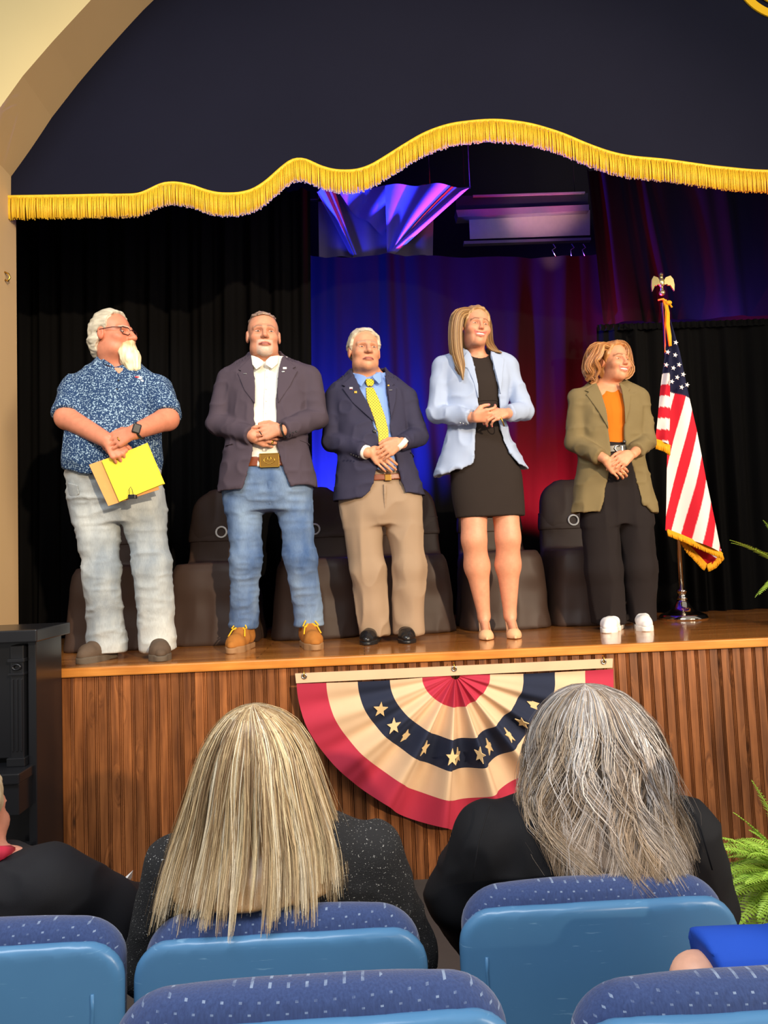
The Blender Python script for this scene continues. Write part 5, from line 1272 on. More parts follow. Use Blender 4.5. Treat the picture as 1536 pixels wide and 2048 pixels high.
# ================================================================== woman in olive blazer
def woman_olive():
    P = Person(4.02, (1252, 1255), 'person with wavy hair in olive blazer, orange top and wide black trousers'); G = P.root
    rings = [P.ring(756, 1196, 1244, .050, .02), P.ring(768, 1172, 1264, .062, .015), P.ring(778, 1150, 1284, .078, .01), P.ring(794, 1144, 1290, .09), P.ring(830, 1152, 1286, .105, -.01), P.ring(880, 1158, 1282, .108, -.005), P.ring(920, 1155, 1290, .112), P.ring(980, 1148, 1304, .118), P.ring(1040, 1138, 1318, .122)]
    aL = (P.P(1156, 800), P.P(1150, 885, -.01), P.P(1210, 918, -.18)); aR = (P.P(1278, 798), P.P(1294, 880, -.01), P.P(1266, 908, -.18))
    legs = legset(P, [[(1200, 1040), (1206, 1140), (1220, 1250)], [(1268, 1040), (1278, 1135), (1284, 1246)]], [(0, -.01, .03), (0, -.01, .03)])
    opening = P.xz([(1196, 745), (1203, 775), (1212, 830), (1218, 880), (1222, 915), (1216, 950), (1206, 1000), (1192, 1045), (1296, 1045), (1282, 1000), (1268, 950), (1256, 910), (1248, 880), (1248, 830), (1246, 775), (1244, 745)], -.1)
    hem = P.xz([(1100, 1028), (1190, 1026), (1208, 1012), (1280, 1015), (1292, 1026), (1350, 1026), (1350, 1110), (1100, 1110)])
    sl = [sleeve(*aL, .060, .056, .046, .86), sleeve(*aR, .058, .055, .046, .80)]
    jk, base = build_torso_cloth(P, 'blazer', MT['blazer_olive'], rings, sl, opening, hem, ell(P.P(1221, 745, .01), (.064, .072, .11)), pads=(aL[0], aR[0]), pad_up=.012, disp=wrinkle([(.007, (9, 9, 4), 61, False), (.009, (14, 14, 18), 62, True)]))
    lap = lambda pts: patch(P.xz(pts, -.11), base, .0, .009, -.3, .05, 'lapel', MT['blazer_olive'], jk, h=.0032)
    lap([(1197, 762), (1188, 768), (1175, 777), (1182, 781), (1176, 786), (1195, 820), (1217, 860), (1212, 820), (1204, 780)])
    lap([(1244, 760), (1256, 768), (1266, 775), (1260, 781), (1264, 788), (1258, 820), (1249, 850), (1248, 810), (1246, 775)])
    button(P, base, 1251, 882, .002, MT['navybutton'], jk, .010)
    tr_ = [P.ring(780, 1196, 1246, .05, .01), P.ring(798, 1172, 1264, .076, .005), P.ring(830, 1170, 1266, .092, -.01), P.ring(870, 1175, 1262, .088), P.ring(900, 1172, 1266, .090)]
    sp = loft(tr_); v = Vol(*grid(np.array(sp[1]), np.array(sp[2]), .006)); v.add(sp, 0); v.sub(ell(P.P(1221, 768, -.03), (.058, .07, .05)), .004)
    sdf_obj(v, 'top', MT['orange'], G, wrinkle([(.005, (18, 8, 8), 64, True)]))
    wr = [P.ring(890, 1170, 1270, .098), P.ring(930, 1164, 1284, .108), P.ring(990, 1160, 1300, .112, .005), P.ring(1050, 1164, 1308, .105, .01)]
    tr, tb = trousers(P, MT['blackcloth'], wr, legs, [(.100, .100, .098), (.098, .094, .086)], .035, wrinkle([(.012, (12, 12, 3), 73, True)]), 'trousers')
    bl = patch(P.xz([(1212, 890), (1256, 888), (1256, 904), (1212, 906)], -.1), tb, -.002, .008, -.3, .03, 'belt', MT['bblack'], G)
    q = P.P(1234, 897, -.11); y = front_y(tb, q[0], q[2], .008); MB().tube([(q[0]+.016, y-.004, q[2]+.014), (q[0]-.006, y-.005, q[2]+.015), (q[0]-.015, y-.005, q[2]), (q[0]-.006, y-.005, q[2]-.015), (q[0]+.016, y-.004, q[2]-.014)], .004, 8).build('belt_buckle', MT['silver'], bl, True)
    MB().box((q[0]+.026, y-.006, q[2]-.012), (q[0]+.031, y, q[2]+.012)).build('belt_tip', MT['silver'], bl)
    for hx, tx in ((1240, 1212), (1278, 1293)):
        s = shoe('sneaker', G, P.P(hx, 1250, .10), P.P(tx, 1264, -.15), MT['sneaker'], MT['white'], .044, collar=.08, sole=.026)
    h = Head(P.P(1228, 725, -.02), 18, 1, 4, .97, .96); skin = lin(222, 152, 114)
    H1 = hand(P.P(1262, 908, -.20), (-.80, -.1, -.52), (-.1, -1, .1), 1, .95, (18, 30, 25)); H2 = hand(P.P(1214, 922, -.18), (.72, -.08, -.66), (0, -1, -.1), -1, .95, (12, 35, 30))
    build_body(P, h, dict(mouth='smile', jowl=-.008, nose=.78, brow=.55), rings, .030, [aL, aR], [H2, H1], legs,
               [(P.P(1238, 1250, .05)*[1, 1, 0]+[0, 0, .045], P.P(1218, 1262, -.08)*[1, 1, 0]+[0, 0, .035]), (P.P(1279, 1250, .05)*[1, 1, 0]+[0, 0, .045], P.P(1291, 1262, -.08)*[1, 1, 0]+[0, 0, .035])],
               face_col(h, skin, lin(206, 116, 98), lin(132, 84, 54), 'smile', .4), (P.P(1235, 968, -.2)[2], P.P(1235, 890, -.2)[2]), P.P(1221, 785, .03), .047, arm_r=(.044, .036, .026), leg_r=(.08, .055, .036))
    eyes(h, G, lin(80, 95, 90), .12, .52)
    MB().ell(h.p((0, -.086, -.0645)), (.025, .0155, .0078), R=h.R).build('teeth', MT['tooth'], G, True)
    cols = [lin(156, 100, 56), lin(180, 120, 66), lin(200, 144, 86), lin(138, 86, 48)]
    yl = lambda z: np.interp(np.asarray(z).ravel(), [-.14, -.06, 0, .03, .06, .085, .105, .13], [.03, .0, -.022, -.040, -.045, -.052, -.068, -.10]).reshape(np.asarray(z).shape)
    hair_cap(h, G, .014, lambda x, y, z: np.maximum(yl(z)-y, -.10-z), cols, extra=[h.E((0, .05, -.04), (.08, .06, .085))], ears=False, fr=(50, 34, 16), damp=.012)
    pl = lambda pts: [P.P(*q) for q in pts]
    k = 0
    for pts, rd in (([(1216, 694, -.05), (1199, 697, -.08), (1190, 712, -.09), (1178, 732, -.08), (1184, 748, -.07), (1172, 762, -.05)], [.015, .024, .026, .028, .026, .014]),
                    ([(1214, 694, -.02), (1195, 698, -.03), (1182, 708, -.04), (1184, 728, -.05), (1174, 745, -.05), (1186, 760, -.07)], [.015, .026, .03, .03, .03, .014]),
                    ([(1214, 694, .03), (1190, 695, .03), (1178, 720, .02), (1176, 742, .0), (1188, 764, -.02), (1180, 768, -.04)], [.018, .03, .034, .034, .03, .012]),
                    ([(1219, 692, -.075), (1205, 690, -.10), (1200, 708, -.105), (1190, 722, -.10), (1198, 740, -.08), (1190, 756, -.07)], [.010, .014, .016, .018, .016, .008]),
                    ([(1228, 690, -.05), (1245, 689, -.045), (1254, 702, -.03), (1253, 722, -.04), (1262, 740, -.05), (1250, 756, -.06), (1244, 750, -.07)], [.015, .020, .022, .024, .024, .02, .01]),
                    ([(1226, 690, .0), (1247, 690, .0), (1256, 712, .01), (1258, 738, .0), (1250, 758, -.02)], [.018, .022, .026, .028, .014]),
                    ([(1218, 690, .06), (1210, 705, .09), (1214, 740, .09), (1220, 765, .07)], [.03, .065, .06, .03])):
        bundle(pl(pts), rd, 240, cols, G, .0024, seed=20+k, flat=.9, tip=.6, wob=.003); k += 1
    MB().ring(P.P(1246, 948, -.225), .009, .002, (.7, -.1, -.7)).build('finger_ring', MT['gold'], G, True)
woman_olive()

# ================================================================== covered chairs on the stage
MT['cover'] = fabric('black_chair_cover', lin(64, 48, 40), .55, .12, 8, 500, .15, spec=.35)
def covered_chair(loc, label, src=None, rz=0.0):
    if src is None:
        r = empty('covered_chair', loc, label, 'chair', 'chairs with black covers on the stage')
        v = Vol(*grid((-.30, -.34, .0), (.30, .30, .98), .010))
        v.add(loft([(.005, 0, 0, .265, .275), (.10, 0, 0, .252, .262), (.30, 0, 0, .238, .25), (.43, 0, 0, .228, .24), (.465, 0, 0, .205, .215)], 5.0, .012), 0)
        v.add(loft([(.40, 0, .19, .215, .06), (.70, 0, .215, .205, .05), (.85, 0, .235, .185, .046), (.91, 0, .243, .14, .04), (.935, 0, .246, .05, .025)], 3.2, .02), .03)
        def dz(V):
            w = 1-sstep(.05, .45, V[:, 2]); a = np.arctan2(V[:, 1], V[:, 0])
            return .020*w*(vn(np.stack([np.cos(a)*4, np.sin(a)*4, V[:, 2]*1.5], 1), 3)-.5)+.018*(vn(V*np.array([7, 7, 9]), 5)-.5)+.008*(1-np.abs(2*vn(V*np.array([11, 11, 5]), 8)-1))
        sdf_obj(v, 'chair_cover', MT['cover'], r, dz)
        v = Vol(*grid((-.26, .05, .55), (.26, .34, .78), .006)); fn, lo, hi = loft([(.60, 0, .208, .222, .064), (.72, 0, .222, .214, .060)], 3.2, .01)
        v.add((fn, lo, hi), 0); s = sdf_obj(v, 'sash', MT['cover'], r, lambda V: .010*(vn(V*np.array([5, 5, 40]), 3)-.5))
        MB().ring((0, .145, .66), .033, .006, (0, -1, .1), n=24, k=8).build('sash_ring', MT['white'], s, True)
    else:
        r = src.copy(); COL.objects.link(r); r.location = loc; r['label'] = label
        for ch in src.children:
            c = ch.copy(); COL.objects.link(c); c.parent = r
            for g in ch.children: d = g.copy(); COL.objects.link(d); d.parent = c
    r.rotation_euler = (0, 0, rz); return r
def chx(px, Y): return at(px, 1050, Y)[0]
ch0 = None
for px, yf, lab in ((438, 4.22, 'black-covered chair with white ring, between the bearded person and the person in jeans and boots'),
                    (630, 4.30, 'black-covered chair directly behind the person in the plum jacket'), (812, 4.36, 'black-covered chair just behind the person with the yellow tie'),
                    (988, 4.36, 'black-covered chair behind the person in the black dress'), (1152, 4.40, 'black-covered chair with round back beside the person in olive blazer'), (250, 4.14, 'black-covered chair behind the bearded person holding papers')):
    Yc = yf+.14
    c = covered_chair((chx(px, Yc+.1), Yc, ZS), lab, ch0, random.uniform(-.06, .06)); ch0 = ch0 or c
    if px in (250, 988):
        for s_ in c.children:
            for g_ in list(s_.children): bpy.data.objects.remove(g_)

# ================================================================== flag on its stand
YP = 4.46
pb = at(1367, 1237, YP); pb[2] = ZS; fl = empty('flag_on_stand', tuple(pb), 'fringed stars and stripes flag on a chrome stand with eagle finial', 'flag')
def FP(px, py, dy=0): return at(px, py, YP+dy)-pb
base = empty('stand_base', (0, 0, 0)); base.parent = fl
MB().lathe([(.145, 0), (.146, .012), (.140, .018), (.138, .026), (.125, .032), (.09, .048), (.055, .075), (.038, .105), (.030, .12)], n=40).build('base_dish', MT['chrome'], base, True)
MB().lathe([(.027, .118), (.032, .124), (.032, .136), (.026, .14), (.026, .165), (.032, .170), (.030, .182), (.02, .186)], n=28).build('base_collar', MT['chrome'], base, True)
ptop = FP(1329, 606)[2]
MB().lathe([(.0145, .15), (.0145, ptop)], n=20).build('pole', MT['chrome'], fl, True)
fin = empty('eagle_finial', (0, 0, 0)); fin.parent = fl; MT['brass'] = plain('pale_brass', lin(196, 182, 128), .3, .9)
def CP(cx, cy): return FP(1260+cx/2.732, 530+cy/2.732)
b0 = CP(182, 152); MB().ell((0, 0, b0[2]), (.020, .020, .020), 16, 10).lathe([(.012, b0[2]+.012), (.009, b0[2]+.04), (.016, b0[2]+.05)], n=14).build('finial_ball', MT['brass'], fin, True)
e0 = CP(182, 95); MB().ell((0, 0, e0[2]), (.020, .020, .034), 14, 10).ell((-.004, -.010, e0[2]+.045), (.013, .017, .015), 12, 8).tube([(-.004, -.022, e0[2]+.047), (-.008, -.036, e0[2]+.040)], [.007, .002], 6).tube([(0, 0, e0[2]+.02), (-.003, -.006, e0[2]+.04)], .013, 8).build('eagle_body', MT['brass'], fin, True)
for sgn in (-1, 1):
    wing = [(12, 88), (22, 70), (48, 62), (62, 85), (66, 118), (63, 152), (52, 132), (44, 116), (34, 118), (26, 108), (14, 112)]
    poly = [(sgn*a/2.732/ (FPX/YP), e0[2]-(c_-95)/2.732/(FPX/YP)) for a, c_ in wing]
    mb = MB().prism(poly, -.006, .006); mb.v = [(x_, y_-.35*abs(x_)*.6, z_) for x_, y_, z_ in mb.v]; mb.build('eagle_wing', MT['brass'], fin)
MT['flagred'] = None
RED, WHT, NVY = lin(206, 30, 48), lin(236, 224, 220), lin(28, 30, 58)
def flag_panel(Lp, Rp, colf, dy, name, nu=130, nv=230, fold=0.03, ph=0.0):
    Lp = np.array(Lp, float); Rp = np.array(Rp, float); V = []; C = []
    tl = np.linspace(0, 1, len(Lp)); tr_ = np.linspace(0, 1, len(Rp))
    for j in range(nv):
        v_ = j/(nv-1); l = np.array([np.interp(v_, tl, Lp[:, k]) for k in (0, 1)]); r_ = np.array([np.interp(v_, tr_, Rp[:, k]) for k in (0, 1)])
        for i in range(nu):
            u = i/(nu-1); p = l*(1-u)+r_*u
            w = FP(p[0], p[1], dy); w[1] += fold*math.sin(u*math.pi*1.6+ph+v_*1.2)*(.3+.7*v_)-.01*math.sin(u*7+v_*9)*v_
            V.append(w); C.append(colf(p[0], p[1]))
    q = (np.arange(nv-1)[:, None]*nu+np.arange(nu-1)[None, :]).ravel()
    return mesh(name, V, np.stack([q, q+1, q+nu+1, q+nu], 1), MT['cloth_print'], fl, True, np.array(C))
def col_main(x_, y_):
    if y_ < 781+(x_-1339)*.42: return NVY
    s = (x_-1260)*2.732+.23*(y_-530)*2.732
    return RED if ((s-410)/108.0) % 1 < .5 else WHT
def col_left(x_, y_):
    y2 = y_-(x_-1325)*.12
    if y2 < 746: return NVY
    return WHT if int((y2-746)/22.6) % 2 == 0 else RED
cloth = flag_panel([(1336, 640), (1337, 700), (1338, 780), (1337, 900), (1335, 980), (1334, 1060)], [(1340, 640), (1358, 705), (1372, 770), (1392, 860), (1410, 960), (1443, 1106)], col_main, -.07, 'flag_cloth')
flag_panel([(1335, 660), (1332, 700), (1327, 745), (1320, 800), (1312, 879)], [(1338, 650), (1340, 700), (1341, 750), (1341, 810), (1340, 892)], col_left, -.085, 'flag_fold', 40, 120, .02, 1.0)
def col_rev(x_, y_): return lin(214, 206, 214) if (x_-1400)*.8-(y_-1100) > 8 else lin(178, 16, 30)
flag_panel([(1362, 1066), (1380, 1095), (1402, 1118), (1414, 1131)], [(1442, 1098), (1441, 1104), (1438, 1110), (1424, 1126)], col_rev, .0, 'flag_reverse', 40, 50, .015)
MT['flagfringe'] = fabric('gold_flag_fringe', lin(236, 166, 32), .6, .2, 60, 300, .4)
def flag_fringe(pts, dy, L, nrm=(0, 1), name='flag_fringe', n=70):
    P_ = np.array(pts, float); t = np.linspace(0, 1, len(P_)); mb = MB()
    cs = [FP(*[np.interp(a, t, P_[:, k]) for k in (0, 1)], dy) for a in np.linspace(0, 1, 24)]
    mb.tube(cs, .008, 6)
    for i in range(n):
        a = (i+.5)/n; p = [np.interp(a, t, P_[:, k]) for k in (0, 1)]; q = (p[0]+nrm[0]*L+random.uniform(-1, 1), p[1]+nrm[1]*L)
        mb.tube([FP(p[0], p[1], dy-.004), FP(q[0], q[1], dy-.002+random.uniform(-.004, .004))], [.0045, .0052], 4)
    tag(mb.build(name, MT['flagfringe'], fl, True), kind='stuff')
flag_fringe([(1334, 1060), (1365, 1072), (1405, 1090), (1443, 1106)], -.075, 12, (.15, 1))
flag_fringe([(1312, 880), (1328, 885), (1340, 893)], -.09, 18, (0, 1), n=24)
flag_fringe([(1364, 1068), (1380, 1095), (1402, 1118), (1414, 1131)], .0, 12, (-.6, .8))
flag_fringe([(1414, 1131), (1428, 1124), (1444, 1106)], -.01, 12, (.3, 1), n=36)
cord = MB()
for k in range(4):
    cord.tube([FP(1327+k*1.5, 600, -.02), FP(1334+k, 625, -.04), FP(1333+k*1.5, 650, -.095), FP(1337+k*1.2, 672, -.10), FP(1339+k, 692, -.105)], [.007, .008, .007, .008, .005], 6)
cord.ell(FP(1337, 606, -.03), (.022, .02, .016)); cord.tube([FP(1316, 600, -.02), FP(1326, 598, -.03), FP(1338, 606, -.03), FP(1344, 615, -.03)], .006, 6)
cord.tube([FP(1331, 610, -.04), FP(1330, 660, -.06), FP(1330, 705, -.08)], .0025, 5)
cord.build('tassel_cord', MT['flagfringe'], fl, True)
def star_poly(R1, r1=None, rot=0.0): 
    r1 = r1 or R1*.42
    return [((R1 if i % 2 == 0 else r1)*math.sin(rot+i*math.pi/5), (R1 if i % 2 == 0 else r1)*math.cos(rot+i*math.pi/5)) for i in range(10)]
MT['starwhite'] = fabric('white_star_cloth', lin(232, 226, 222), .8, .04)
for cx, cy in ((250, 424), (247, 492), (268, 545), (237, 563), (291, 598), (258, 614), (229, 637), (282, 668), (312, 655), (206, 476), (198, 546)):
    p = FP(1260+cx/2.732, 530+cy/2.732, -.12); s_ = MB().prism(star_poly(.0165, rot=.3), -.002, .002).build('star', MT['starwhite'], fl); s_.location = tuple(p)

# ================================================================== pleated bunting on the stage front
YBt = YE-0.035
bn = empty('pleated_bunting', tuple(at(907, 1345, YBt)), 'pleated red, cream and navy star bunting pinned to the stage front', 'bunting'); bo = np.array(bn.location)
def BP(px, py, dy=0): return at(px, py, YBt+dy)-bo
MT['bred'] = fabric('bunting_red', lin(178, 50, 72), .75, .12, 7); MT['bcream'] = fabric('bunting_cream', lin(216, 184, 150), .8, .14, 6); MT['bnavy'] = fabric('bunting_navy', lin(36, 42, 62), .8, .1, 7)
Lh, Rh_ = BP(595, 1360), BP(1221, 1333)
Rw = (Rh_[0]-Lh[0])/2; cxm = (Rh_[0]+Lh[0])/2; zc = BP(907, 1350)[2]; slope = 0.0; Rv = zc-BP(903, 1640)[2]
def fan(r, th):
    a = math.pi*th; c_, s_ = math.cos(a), math.sin(a); f = 1-.045*math.sin(2*a)**2
    pl = math.sin(th*2*math.pi*8.5+.6)+.35*math.sin(th*2*math.pi*17+1)
    cen = math.exp(-((th-.5)/.26)**2); amp = (.010+.045*cen)*min(1, r*1.6)*(1-.35*r*r)
    rr = r*f*(1+.020*pl*cen)
    sag = -.03*max(0, 1-abs(th-.5)*5)*r*r
    thn = a+.05*cen*math.sin(th*2*math.pi*8.5)*(1 if r > .05 else 0)
    return (cxm+Rw*rr*math.cos(thn), -.045*min(1, r*2.2)+1.25*amp*pl-.02*math.sin(math.pi*r), zc-Rv*rr*math.sin(thn)**.96+sag if math.sin(thn) > 0 else zc)
for (r0, r1, m) in ((.03, .215, 'bred'), (.215, .42, 'bcream'), (.42, .62, 'bnavy'), (.62, .815, 'bcream'), (.815, 1.0, 'bred')):
    nr, nt_ = 9, 181; V = [fan(r0+(r1-r0)*i/(nr-1), j/(nt_-1)) for i in range(nr) for j in range(nt_)]
    q = (np.arange(nr-1)[:, None]*nt_+np.arange(nt_-1)[None, :]).ravel()
    mesh({'bred': 'red_band', 'bcream': 'cream_band', 'bnavy': 'navy_band'}[m], V, np.stack([q, q+1, q+nt_+1, q+nt_], 1), MT[m], bn)
c4 = [BP(591, 1346), BP(1223, 1316), BP(1222, 1334), BP(593, 1365)]
V = [(p[0], -.02, p[2]) for p in c4]+[(p[0], -.008, p[2]) for p in c4]
MB().add(V, [(0, 1, 2, 3), (7, 6, 5, 4), (0, 4, 5, 1), (1, 5, 6, 2), (2, 6, 7, 3), (3, 7, 4, 0)]).build('header_tape', MT['bcream'], bn)
for gx, gy in ((609, 1351), (907, 1336), (1204, 1322)):
    p = BP(gx, gy); g = MB().ring((p[0], -.022, p[2]), .010, .0045).build('grommet', MT['silver'], bn, True)
    MB().tube([(p[0], -.01, p[2]+.028), (p[0], -.03, p[2]+.02), (p[0], -.032, p[2]), (p[0], -.018, p[2]-.004)], .0028, 6).build('cup_hook', MT['gold'], g, True)
def r_of(px, py): p = BP(px, py); return p
MT['bstar'] = fabric('bunting_star', lin(222, 190, 140), .8, .08, 10)
for th, rot in ((.13, .1), (.22, .3), (.30, .0), (.375, -.2), (.445, .2), (.495, -.1), (.555, .15), (.64, .0), (.72, .2), (.80, -.2), (.885, .1)):
    p = np.array(fan(.53, th)); e = 1e-3; t1 = np.array(fan(.53, th+e))-np.array(fan(.53, th-e)); t2 = np.array(fan(.535, th))-np.array(fan(.525, th))
    nrm = np.cross(t1, t2); nrm /= np.linalg.norm(nrm); nrm = nrm if nrm[1] < 0 else -nrm
    zx = np.array([0, 0, 1.0]); ax = np.cross(nrm, zx); ax /= np.linalg.norm(ax); az = np.cross(ax, nrm)
    sp_ = star_poly(.041, rot=rot); n_ = len(sp_)
    V = [p+(-ax)*a*.85+az*b+nrm*.006 for a, b in sp_]+[p+(-ax)*a*.85+az*b+nrm*.002 for a, b in sp_]
    MB().add(V, [tuple(range(n_)), tuple(range(2*n_-1, n_-1, -1))]+[(i, i+n_, (i+1) % n_+n_, (i+1) % n_) for i in range(n_)]).build('star', MT['bstar'], bn)

# ================================================================== upright piano at the left
MT['piano'] = plain('black_piano_lacquer', (.011, .0115, .014), .26, var=.15, sc=6)
XR = -1.396; pn = empty('upright_piano', (XR-.6, 3.2, 0), 'black upright piano standing in front of the stage at far left', 'piano'); po = np.array(pn.location)
def PB(name, lo, hi, bev=.004, par=pn): 
    lo = np.array(lo)-po; hi = np.array(hi)-po; return MB().box(lo, hi, bev).build(name, MT['piano'], par)
PB('side_panel', (XR-.035, 3.10, 0), (XR, 3.36, 1.215)); PB('lid', (-2.9, 3.03, 1.215), (XR+.035, 3.375, 1.268), .006); PB('back_panel', (-2.88, 3.33, 0), (XR-.035, 3.36, 1.215))
PB('upper_panel', (-2.88, 3.135, .72), (XR-.035, 3.16, 1.215)); PB('lower_panel', (-2.88, 3.15, .06), (XR-.035, 3.17, .60))
pil = PB('pilaster', (XR-.10, 3.085, .72), (XR-.045, 3.14, 1.20)); PB('capital', (XR-.108, 3.075, 1.13), (XR-.038, 3.14, 1.145), .002, pil); PB('capital', (XR-.106, 3.075, 1.075), (XR-.040, 3.14, 1.085), .002, pil); PB('pilaster_foot', (XR-.112, 3.07, .70), (XR-.036, 3.14, .735), .003, pil)
for k in (-.018, .0, .018): PB('flute', (XR-.0725+k-.004, 3.080, .76), (XR-.0725+k+.004, 3.09, 1.06), .002, pil)
MB().ring((XR-.0725-po[0], 3.078-po[1], 1.11), .016, .006, squash=.7).build('capital_scroll', MT['piano'], pil, True)
PB('key_slip', (-2.88, 2.97, .655), (XR-.012, 3.15, .70), .006); PB('key_block', (XR-.10, 2.985, .53), (XR-.02, 3.14, .655)); PB('keybed', (-2.88, 3.0, .57), (XR-.10, 3.14, .62))
PB('toe_block', (XR-.09, 2.84, .30), (XR-.02, 3.12, .38)); PB('leg', (XR-.085, 2.87, 0), (XR-.03, 2.93, .30)); 

# ================================================================== audience chairs
def mat_pad():
    m, nt, bs = _new('blue_dotted_upholstery'); v = coords(nt, (38, 38, 38)); sx = N(nt, 'ShaderNodeSeparateXYZ'); nt.links.new(v, sx.inputs[0])
    row = mth(nt, 'FLOOR', mth(nt, 'MULTIPLY', sx.outputs[2], 2.1)); xx = mth(nt, 'ADD', sx.outputs[0], mth(nt, 'MULTIPLY', row, .5))
    a = mth(nt, 'ABSOLUTE', mth(nt, 'SUBTRACT', mth(nt, 'FRACT', xx), .5)); b = mth(nt, 'ABSOLUTE', mth(nt, 'SUBTRACT', mth(nt, 'FRACT', mth(nt, 'MULTIPLY', sx.outputs[2], 2.1)), .5))
    k = mth(nt, 'MULTIPLY', mth(nt, 'LESS_THAN', a, .085), mth(nt, 'LESS_THAN', b, .10))
    n1 = noise(nt, coords(nt), 60, 3); k = mth(nt, 'MULTIPLY', k, ramp(nt, n1, [(.35, (.15,)*3), (.6, (1,)*3)]))
    f = noise(nt, coords(nt, (260, 260, 30)), 1, 2); c = mixc(nt, f, lin(36, 52, 96), lin(62, 84, 136))
    nt.links.new(mixc(nt, mth(nt, 'MULTIPLY', k, .55), c, lin(170, 190, 216)), bs.inputs['Base Color']); bs.inputs['Roughness'].default_value = .95; bs.inputs['Sheen Weight'].default_value = .3
    bump(nt, bs, f, .5, .002); return m
def mat_shell():
    m, nt, bs = _new('worn_blue_plastic'); f = noise(nt, coords(nt), 4, 4); g = noise(nt, coords(nt, (6, 6, 60)), 3, 3)
    c = mixc(nt, f, lin(76, 124, 168), lin(90, 144, 188)); c = mixc(nt, ramp(nt, g, [(.68, (0, 0, 0)), (.74, (.5, .5, .5))]), c, lin(140, 186, 220))
    nt.links.new(c, bs.inputs['Base Color']); bs.inputs['Roughness'].default_value = .3; bs.inputs['Specular IOR Level'].default_value = .5; return m
MT['pad'] = mat_pad(); MT['shell'] = mat_shell(); MT['steel'] = plain('painted_steel', lin(50, 54, 60), .5)
def seat_chair(px, pyT, Y, w, label, floor=0.0, rz=0.0, hgt=.50, src=None):
    """blue moulded auditorium chair: pyT = photo y of the top edge of the plastic shell at its middle"""
    c = at(px, pyT, Y); zt = c[2]-floor
    r = empty('auditorium_chair', (c[0], Y, floor), label, 'chair', 'blue auditorium chairs'); r.rotation_euler = (0, 0, rz)
    def slab2(hw, z0, z1, rc, y0, th, rr, bow, name, mat, top_drop=0.0, disp=None, par=r, h=.0078):
        v = Vol(*grid((-hw, y0-th-.02, z0), (hw, y0+th+bow+.14, z1), h)); X, Yy, Z = v.xs[:, None, None], v.ys[None, :, None], v.zs[None, None, :]
        zc = (z0+z1)/2; hz = (z1-z0)/2; zz_ = Z-zc+top_drop*(X/hw)**2*np.clip((Z-zc)/hz, 0, 1)
        narrow = 1-.05*np.clip((zc-Z)/hz, 0, 1)
        qx = np.abs(X)/narrow-hw+rc; qz = np.abs(zz_)-hz+rc
        d2 = np.sqrt(np.maximum(qx, 0)**2+np.maximum(qz, 0)**2)+np.minimum(np.maximum(qx, qz), 0)-rc
        yc = y0+bow*(X/hw)**2+.12*np.maximum(zt-Z, 0)*-.35
        q1 = d2+rr; q2 = np.abs(Yy-yc)-th+rr
        v.d = (np.sqrt(np.maximum(q1, 0)**2+np.maximum(q2, 0)**2)+np.minimum(np.maximum(q1, q2), 0)-rr).astype(np.float32)
        return sdf_obj(v, name, mat, par, disp)
    sh = slab2(w/2, zt-hgt, zt, .075, 0, .016, .013, .035, 'back_shell', MT['shell'], .018)
    slab2(w/2-.012, zt-hgt+.06, zt+.032, .085, .045, .036, .034, .030, 'back_pad', MT['pad'], .028, lambda V: .006*(vn(V*np.array([9, 9, 9]), 4)-.5))
    for s in (-1, 1):
        for k, (a, b) in enumerate((((.41, .10), (.33, .30)), ((.44, .17), (.40, .30)))):
            pts = []
            for t in np.linspace(0, 1, 8):
                x_ = s*w*(a[0]*(1-t)+b[0]*t+.03*math.sin(t*3.1)); z_ = zt-(a[1]*(1-t)+b[1]*t); pts.append((x_, -.0155+.035*(x_/(w/2))**2-.042*(zt-z_), z_))
            MB().tube(pts, .0035, 6).build('moulded_rib', MT['shell'], sh, True)
    # tip-up seat, legs
    st = slab2(w/2-.03, .40, .46+.0, .04, .28, .20, .03, .0, 'seat', MT['pad']) if False else MB().box((-w/2+.03, .07, .40), (w/2-.03, .30, .46), .02).build('seat', MT['pad'], r)
    for s in (-1, 1):
        MB().box((s*(w/2-.02)-.015, .03, 0), (s*(w/2-.02)+.015, .08, .62), .004).build('leg', MT['steel'], r); MB().box((s*(w/2-.02)-.02, -.10, 0), (s*(w/2-.02)+.02, .22, .02), .004).build('foot', MT['steel'], r)
    return r
seat_chair(558, 1868, 1.45, .585, 'blue plastic chair the blonde person sits on', 0, .0)
seat_chair(1203, 1803, 1.51, .595, 'blue plastic chair the grey-haired person with wavy hair sits on', 0, .0)
seat_chair(-80, 1898, 1.43, .60, 'blue plastic chair at the left edge under the black suit jacket', 0, .0)
MB_r = struct(MB().box((-3, -1.5, 0), (4, 1.20, .14)).build('floor_riser', MT['hallfloor']))
seat_chair(612, 2042, 1.02, .60, 'nearest blue chair at the bottom centre, in front of the blonde person\'s chair', .14, .0)
seat_chair(1555, 2022, 1.04, .585, 'nearest blue chair at the bottom right corner', .14, .0)

